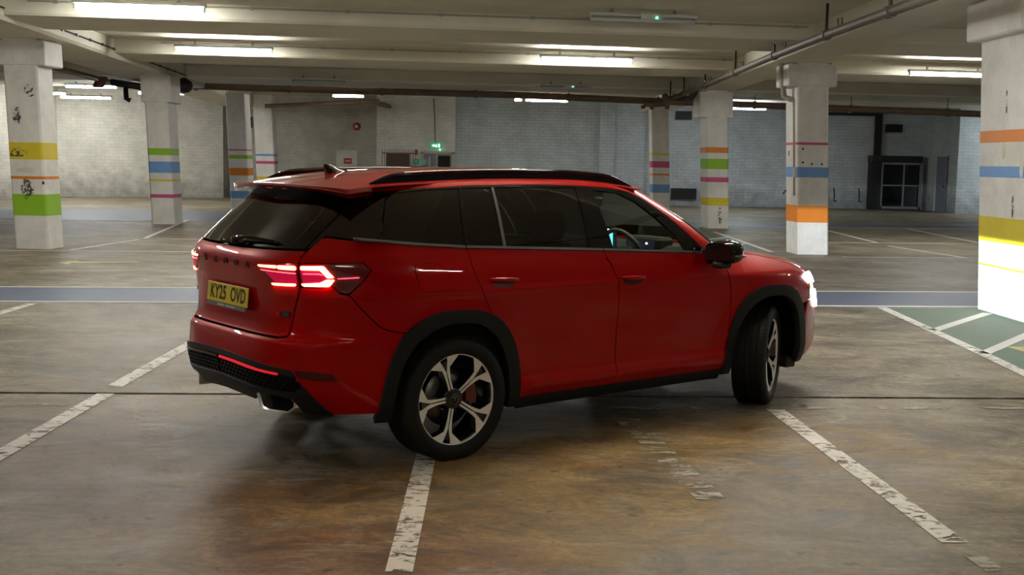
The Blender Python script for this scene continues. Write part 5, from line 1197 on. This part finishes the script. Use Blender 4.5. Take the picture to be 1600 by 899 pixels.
# --- wheels
TYR = .358
def wheel(x, y, steer, label):
    """y>0 is the car's right; local axis +y(own) = outward"""
    wobj = bpy.data.objects.new('wheel', None); wobj.empty_display_size = .1; link(wobj, car)
    out = Matrix.Rotation(math.pi if y > 0 else 0, 4, 'Z')
    wobj.matrix_local = Matrix.Translation((x, -y, TYR - .006)) @ Matrix.Rotation(steer, 4, 'Z') @ out
    tag(wobj, label)
    R = TYR; hw = .1175
    def groove(y0, w): return [(R - .001, y0 - w), (R - .010, y0 - w + .001), (R - .010, y0 + w - .001), (R - .001, y0 + w)]
    prof = [(.262, -hw + .012), (.275, -hw), (.31, -hw - .004), (.340, -hw + .002), (.352, -hw + .014), (R - .001, -hw + .030)]
    for g in (-.062, -.021, .021, .062): prof += groove(g, .0045)
    prof += [(R - .001, hw - .030), (.352, hw - .014), (.340, hw - .002), (.322, hw + .003), (.31, hw + .004), (.300, hw + .0045), (.275, hw), (.262, hw - .012)]
    MB().lathe(prof, 96).build('tyre', M['tyre'], wobj, auto=35)
    # shoulder tread blocks
    tb = MB()
    for k in range(72):
        a = 2 * math.pi * k / 72
        for s_ in (-1, 1):
            def f(v, a=a, s_=s_):
                t_ = a + v[0] / R; return ((R + v[2]) * math.cos(t_), v[1] * s_, (R + v[2]) * math.sin(t_))
            tb.box((-.0118, .068, -.012), (.0118, .098, .0018), f); tb.box((-.0135, .027, -.008), (.0135, .056, .0012), f)
    tag(tb.build('tread_blocks', M['tyre'], wobj), kind='stuff')
    # rim barrel
    MB().lathe([(.262, -.10), (.255, -.09), (.245, -.03), (.240, .03), (.250, .085), (.262, .098), (.268, .100)], 72).build('rim_barrel', M['alloy_black'], wobj, True)
    RR = .268; yf = .104
    MB().lathe([(RR + .002, yf - .004), (RR + .001, yf + .002), (RR - .007, yf + .003), (RR - .010, yf - .001), (RR - .011, yf - .012)], 96).build('rim_lip', M['alloy'], wobj, True)
    # spokes
    dish = lambda r: yf - .030 * (1 - (r / RR) ** 1.5)      # face sinks toward the hub
    def P(r, deg, base, dy=0.): a = math.radians(base + deg); return (r * math.cos(a), dish(r) + dy, r * math.sin(a))
    for k in range(5):
        base = 69 + 72 * k; base = base if y > 0 else -base
        # black body of the spoke
        outl = [(.20, 30), (.24, 22), (.42, 10), (.62, 9.0), (.735, 9.8), (.985, 24.5)]
        L_ = [(r * RR, d) for r, d in outl]; seq = [P(r, d, base, -.004) for r, d in L_] + [P(r, -d, base, -.004) for r, d in L_[::-1]]
        n = len(seq); back = [(v[0], v[1] - .045, v[2]) for v in seq]
        sb = MB(); sb.add(seq + back, [tuple(range(n)), tuple(range(n, 2 * n))[::-1]] + [(i, (i + 1) % n, n + (i + 1) % n, n + i) for i in range(n)])
        so = sb.build('spoke', M['alloy_black'], wobj, auto=30)
        for s_ in (1, -1):
            arm = [(.225, 4), (.42, 2.0), (.64, 1.0), (.80, 3.9), (.978, 6.8), (.978, 14), (.978, 24.0), (.845, 16.2), (.735, 8.6), (.62, 7.6), (.42, 8.0), (.30, 11.0), (.215, 15)]
            sq = [P(r * RR, s_ * d, base, .0) for r, d in arm]; bk = [(v[0], v[1] - .006, v[2]) for v in sq]; m_ = len(sq)
            # quads strip between inner and outer edge to keep the concave outline clean
            inn = sq[:5]; outr = [sq[12], sq[10], sq[9], sq[8], sq[6]]
            idx_in = [0, 1, 2, 3, 4]; idx_out = [12, 10, 9, 8, 6]
            f_ = [(idx_in[i], idx_in[i + 1], idx_out[i + 1], idx_out[i]) for i in range(4)] + [(12, 10, 11), (8, 6, 7), (4, 5, 6)]
            f_ = [q_ for q_ in f_]; ab = MB(); ab.add(sq + bk, f_ + [(i, (i + 1) % m_, m_ + (i + 1) % m_, m_ + i) for i in range(m_)])
            ab.build('polished_arm', M['alloy'], so, auto=25)
    # hub, cap, bolts
    hub = MB().lathe([(.001, dish(0) + .004), (.055, dish(0) + .004), (.068, dish(.06) - .006), (.075, -.0), (.075, -.04)], 32).build('hub', M['alloy_black'], wobj, True)
    cap_ = MB().lathe([(.001, dish(0) + .011), (.029, dish(0) + .010), (.033, dish(0) + .006), (.034, dish(0))], 28).build('hub_cap', M['gloss_black'], hub, True)
    MB().lathe([(.027, dish(0) + .0112), (.030, dish(0) + .0112)], 28).build('cap_ring', M['satin'], hub)
    em = MB(); yy = dish(0) + .0118
    for (a0, a1, r0, r1) in ((20, 75, .006, .02), (95, 150, .006, .02), (200, 330, .009, .014)):
        q_ = [(r * math.cos(math.radians(a)), yy, r * math.sin(math.radians(a))) for r, a in ((r0, a0), (r1, a0 + 8), (r1, a1 - 8), (r0, a1))]; em.add(q_, [(0, 1, 2, 3)])
    em.build('cap_emblem', M['satin'], hub)
    for k in range(5):
        a = math.radians((33 + 72 * k) * (1 if y > 0 else -1)); bx, bz = .047 * math.cos(a), .047 * math.sin(a)
        MB().lathe([(.001, dish(0) + .006), (.008, dish(0) + .006), (.010, dish(0))], 6, 'y', lambda v: (v[0] + bx, v[1], v[2] + bz)).build('wheel_bolt', M['dark_metal'], hub)
    MB().lathe([(.08, .015), (.165, .015), (.168, .0), (.08, -.0)], 48).build('brake_disc', M['disc'], wobj, True)
    cb = MB(); ca = 160 if y > 0 else 20
    for i in range(8):
        a0, a1 = math.radians(ca + i * 6 - 12), math.radians(ca + i * 6 - 6)
        q_ = [(r * math.cos(a), yy_, r * math.sin(a)) for yy_ in (-.02, .045) for r, a in ((.11, a0), (.185, a0), (.185, a1), (.11, a1))]
        cb.add(q_, [(0, 1, 2, 3), (7, 6, 5, 4), (0, 4, 5, 1), (1, 5, 6, 2), (2, 6, 7, 3), (3, 7, 4, 0)])
    cb.build('brake_caliper', M['caliper'], wobj)
    return wobj
wheel(0, .795, 0, 'rear wheel on the near side with five split polished spokes')
wheel(WB, .775, math.radians(29), 'front wheel on the near side, turned away to the left')
wheel(0, -.795, 0, 'rear wheel on the far side')
wheel(WB, -.775, math.radians(25), 'front wheel on the far side, steered to the left')
# --- cabin
def cb_(name, a, b, mat, bev=.03, fn=None, parent=None): return MB().box(a, b, fn, bev).build(name, mat, parent or car)
cb_('cabin_floor', (-.60, -.48, .42), (2.25, .48, .45), M['under'], 0)
cb_('parcel_shelf', (-.80, -.62, 1.02), (-.20, .62, 1.05), M['seat'], 0)
db = MB(); prof = [(2.42, 1.10), (2.25, 1.155), (2.05, 1.150), (1.97, 1.115), (1.93, 1.0), (1.97, .70), (2.42, .70)]
db.add([(x, y, z) for y in (-.80, .80) for x, z in prof], [tuple(range(7)), tuple(range(7, 14))[::-1]] + [(i, (i + 1) % 7, 7 + (i + 1) % 7, 7 + i) for i in range(7)])
dash = db.build('dashboard', M['dash'], car)
cb_('instrument_hood', (1.96, -.56, 1.12), (2.12, -.22, 1.205), M['dash'], .02, None, dash)
cb_('instrument_screen', (1.955, -.52, 1.125), (1.962, -.26, 1.19), M['screen_dark'], 0, None, dash)
for yy in (-.33, -.355, -.45): cb_('instrument_icon', (1.950, yy - .006, 1.155), (1.955, yy + .006, 1.167), M['screen_dot'], 0, None, dash)
scr = cb_('centre_screen', (1.935, -.16, 1.10), (1.950, .16, 1.245), M['screen_dark'], .004, None, dash)
cb_('screen_map', (1.930, -.13, 1.11), (1.934, .06, 1.235), M['screen'], 0, None, scr)
for k in range(5): cb_('screen_icon', (1.929, -.13 + k * .04, 1.236), (1.934, -.118 + k * .04, 1.242), M['screen_dot'], 0, None, scr)
sw = bpy.data.objects.new('steering_wheel', None); sw.empty_display_size = .1; link(sw, car)
sw.matrix_local = Matrix.Translation((1.80, -.38, 1.085)) @ Matrix.Rotation(math.radians(-24), 4, 'Y')
MB().tube([(0, .185 * math.cos(a), .185 * math.sin(a)) for a in np.linspace(0, 2 * math.pi, 41)], .0165, 10, False).build('wheel_rim', M['dash'], sw, True)
MB().box((.01, -.06, -.06), (.05, .06, .05), None, .02).build('airbag_hub', M['dash'], sw)
for a, b_ in (((.01, .05, -.025), (.03, .18, .015)), ((.01, -.18, -.025), (.03, -.05, .015)), ((.01, -.02, -.18), (.03, .02, -.05))): MB().box(a, b_).build('wheel_spoke', M['satin'], sw)
def seat(x, y, zb, hr=True, w_=.25, back_h=.60):
    s_ = bpy.data.objects.new('seat', None); s_.empty_display_size = .1; link(s_, car); s_.matrix_local = Matrix.Translation((x, -y, 0))
    lean = lambda v: (v[0] - (v[2] - .60) * .32 if v[2] > .62 else v[0], v[1], v[2])
    MB().box((-.02, -w_, .50), (.50, w_, .66), None, .05).build('seat_cushion', M['seat'], s_)
    MB().box((-.08, -w_, .60), (.06, w_, .60 + back_h), lambda v: (v[0] - (v[2] - .60) * .32, v[1] * (1 - .25 * max(0, (v[2] - 1.0))), v[2]), .05).build('seat_back', M['seat'], s_)
    if hr: 
        vs, fs = ell(-.19, 0, .60 + back_h + .10, .055, .135, .10, 3.2); MB().add(vs, fs).build('headrest', M['seat'], s_, True)
        for q_ in (-.06, .06): MB().tube([(-.18, q_, .60 + back_h - .04), (-.19, q_, .60 + back_h + .06)], .007, 6).build('headrest_post', M['satin'], s_)
    return s_
seat(1.30, .38, 0); seat(1.30, -.38, 0)
seat(.42, .45, 0, True, .24, .58); seat(.42, -.45, 0, True, .24, .58); seat(.42, 0, 0, True, .18, .54)
for sd in (1, -1):
    xs = np.linspace(-.60, 2.05, 24); vs = []
    for x in xs:
        zb_ = belt(float(x)) + .006; yo = float(Wx(x, zb_)) - .010; vs += [(x, -sd * yo, zb_), (x, -sd * (yo - .05), zb_ + .004), (x, -sd * (yo - .09), zb_ - .03), (x, -sd * (yo - .11), .5)]
    MB().add(vs, [(4 * i + j, 4 * i + j + 1, 4 * i + j + 5, 4 * i + j + 4) for i in range(23) for j in range(3)]).build('door_lining', M['seat'], car, True)
# rear view mirror and sensor block
rm = cb_('interior_mirror', (1.80, -.13, 1.405), (1.84, .11, 1.475), M['black'], .015); cb_('mirror_stalk', (1.82, -.04, 1.46), (1.92, .04, 1.52), M['black'], .01, None, rm)
rl = MB(); xs = np.linspace(-.40, 1.50, 16)
rl.add([(float(x), s_ * float(Wx(x, 1.53)) * .94, float(_zt(x)) - .06 - .03 * abs(s_)) for x in xs for s_ in (-1, 0, 1)], [(3 * i + j, 3 * i + j + 1, 3 * i + j + 4, 3 * i + j + 3) for i in range(15) for j in range(2)]); rl.build('headlining', M['dash'], car, True)
# head lamps throw: dipped beams, brightest just under the horizontal cut-off
for sd in (1, -1):
    ld = bpy.data.lights.new('dipped_beam', 'SPOT'); lo = bpy.data.objects.new('dipped_beam', ld); link(lo, car)
    ld.energy = 2300; ld.color = (.88, .94, 1.); ld.spot_size = math.radians(80); ld.spot_blend = .3; ld.shadow_soft_size = .02
    lo.location = (3.78, -sd * .56, .87); lo.rotation_euler = Vector((1, .05, 0)).to_track_quat('-Z', 'Y').to_euler()
    ld.use_nodes = True; nt = ld.node_tree; em = nt.nodes['Emission']; tc = N(nt, 'ShaderNodeTexCoord'); tr = N(nt, 'ShaderNodeVectorTransform', vector_type='VECTOR', convert_from='WORLD', convert_to='WORLD')
    sx = N(nt, 'ShaderNodeSeparateXYZ'); L(nt, tc.outputs['Normal'], sx.inputs[0])
    rp = ramp(nt, [(0, (.0, .0, .0)), (.30, (.01, .01, .01)), (.40, (.06, .06, .06)), (.45, (.6, .6, .6)), (.475, (1, 1, 1)), (.500, (1, 1, 1)), (.503, (0, 0, 0))])
    ma = N(nt, 'ShaderNodeMath', operation='MULTIPLY_ADD'); ma.inputs[1].default_value = .5; ma.inputs[2].default_value = .5; L(nt, sx.outputs['Y'], ma.inputs[0]); L(nt, ma.outputs[0], rp.inputs[0]); L(nt, rp.outputs[0], em.inputs['Strength'])
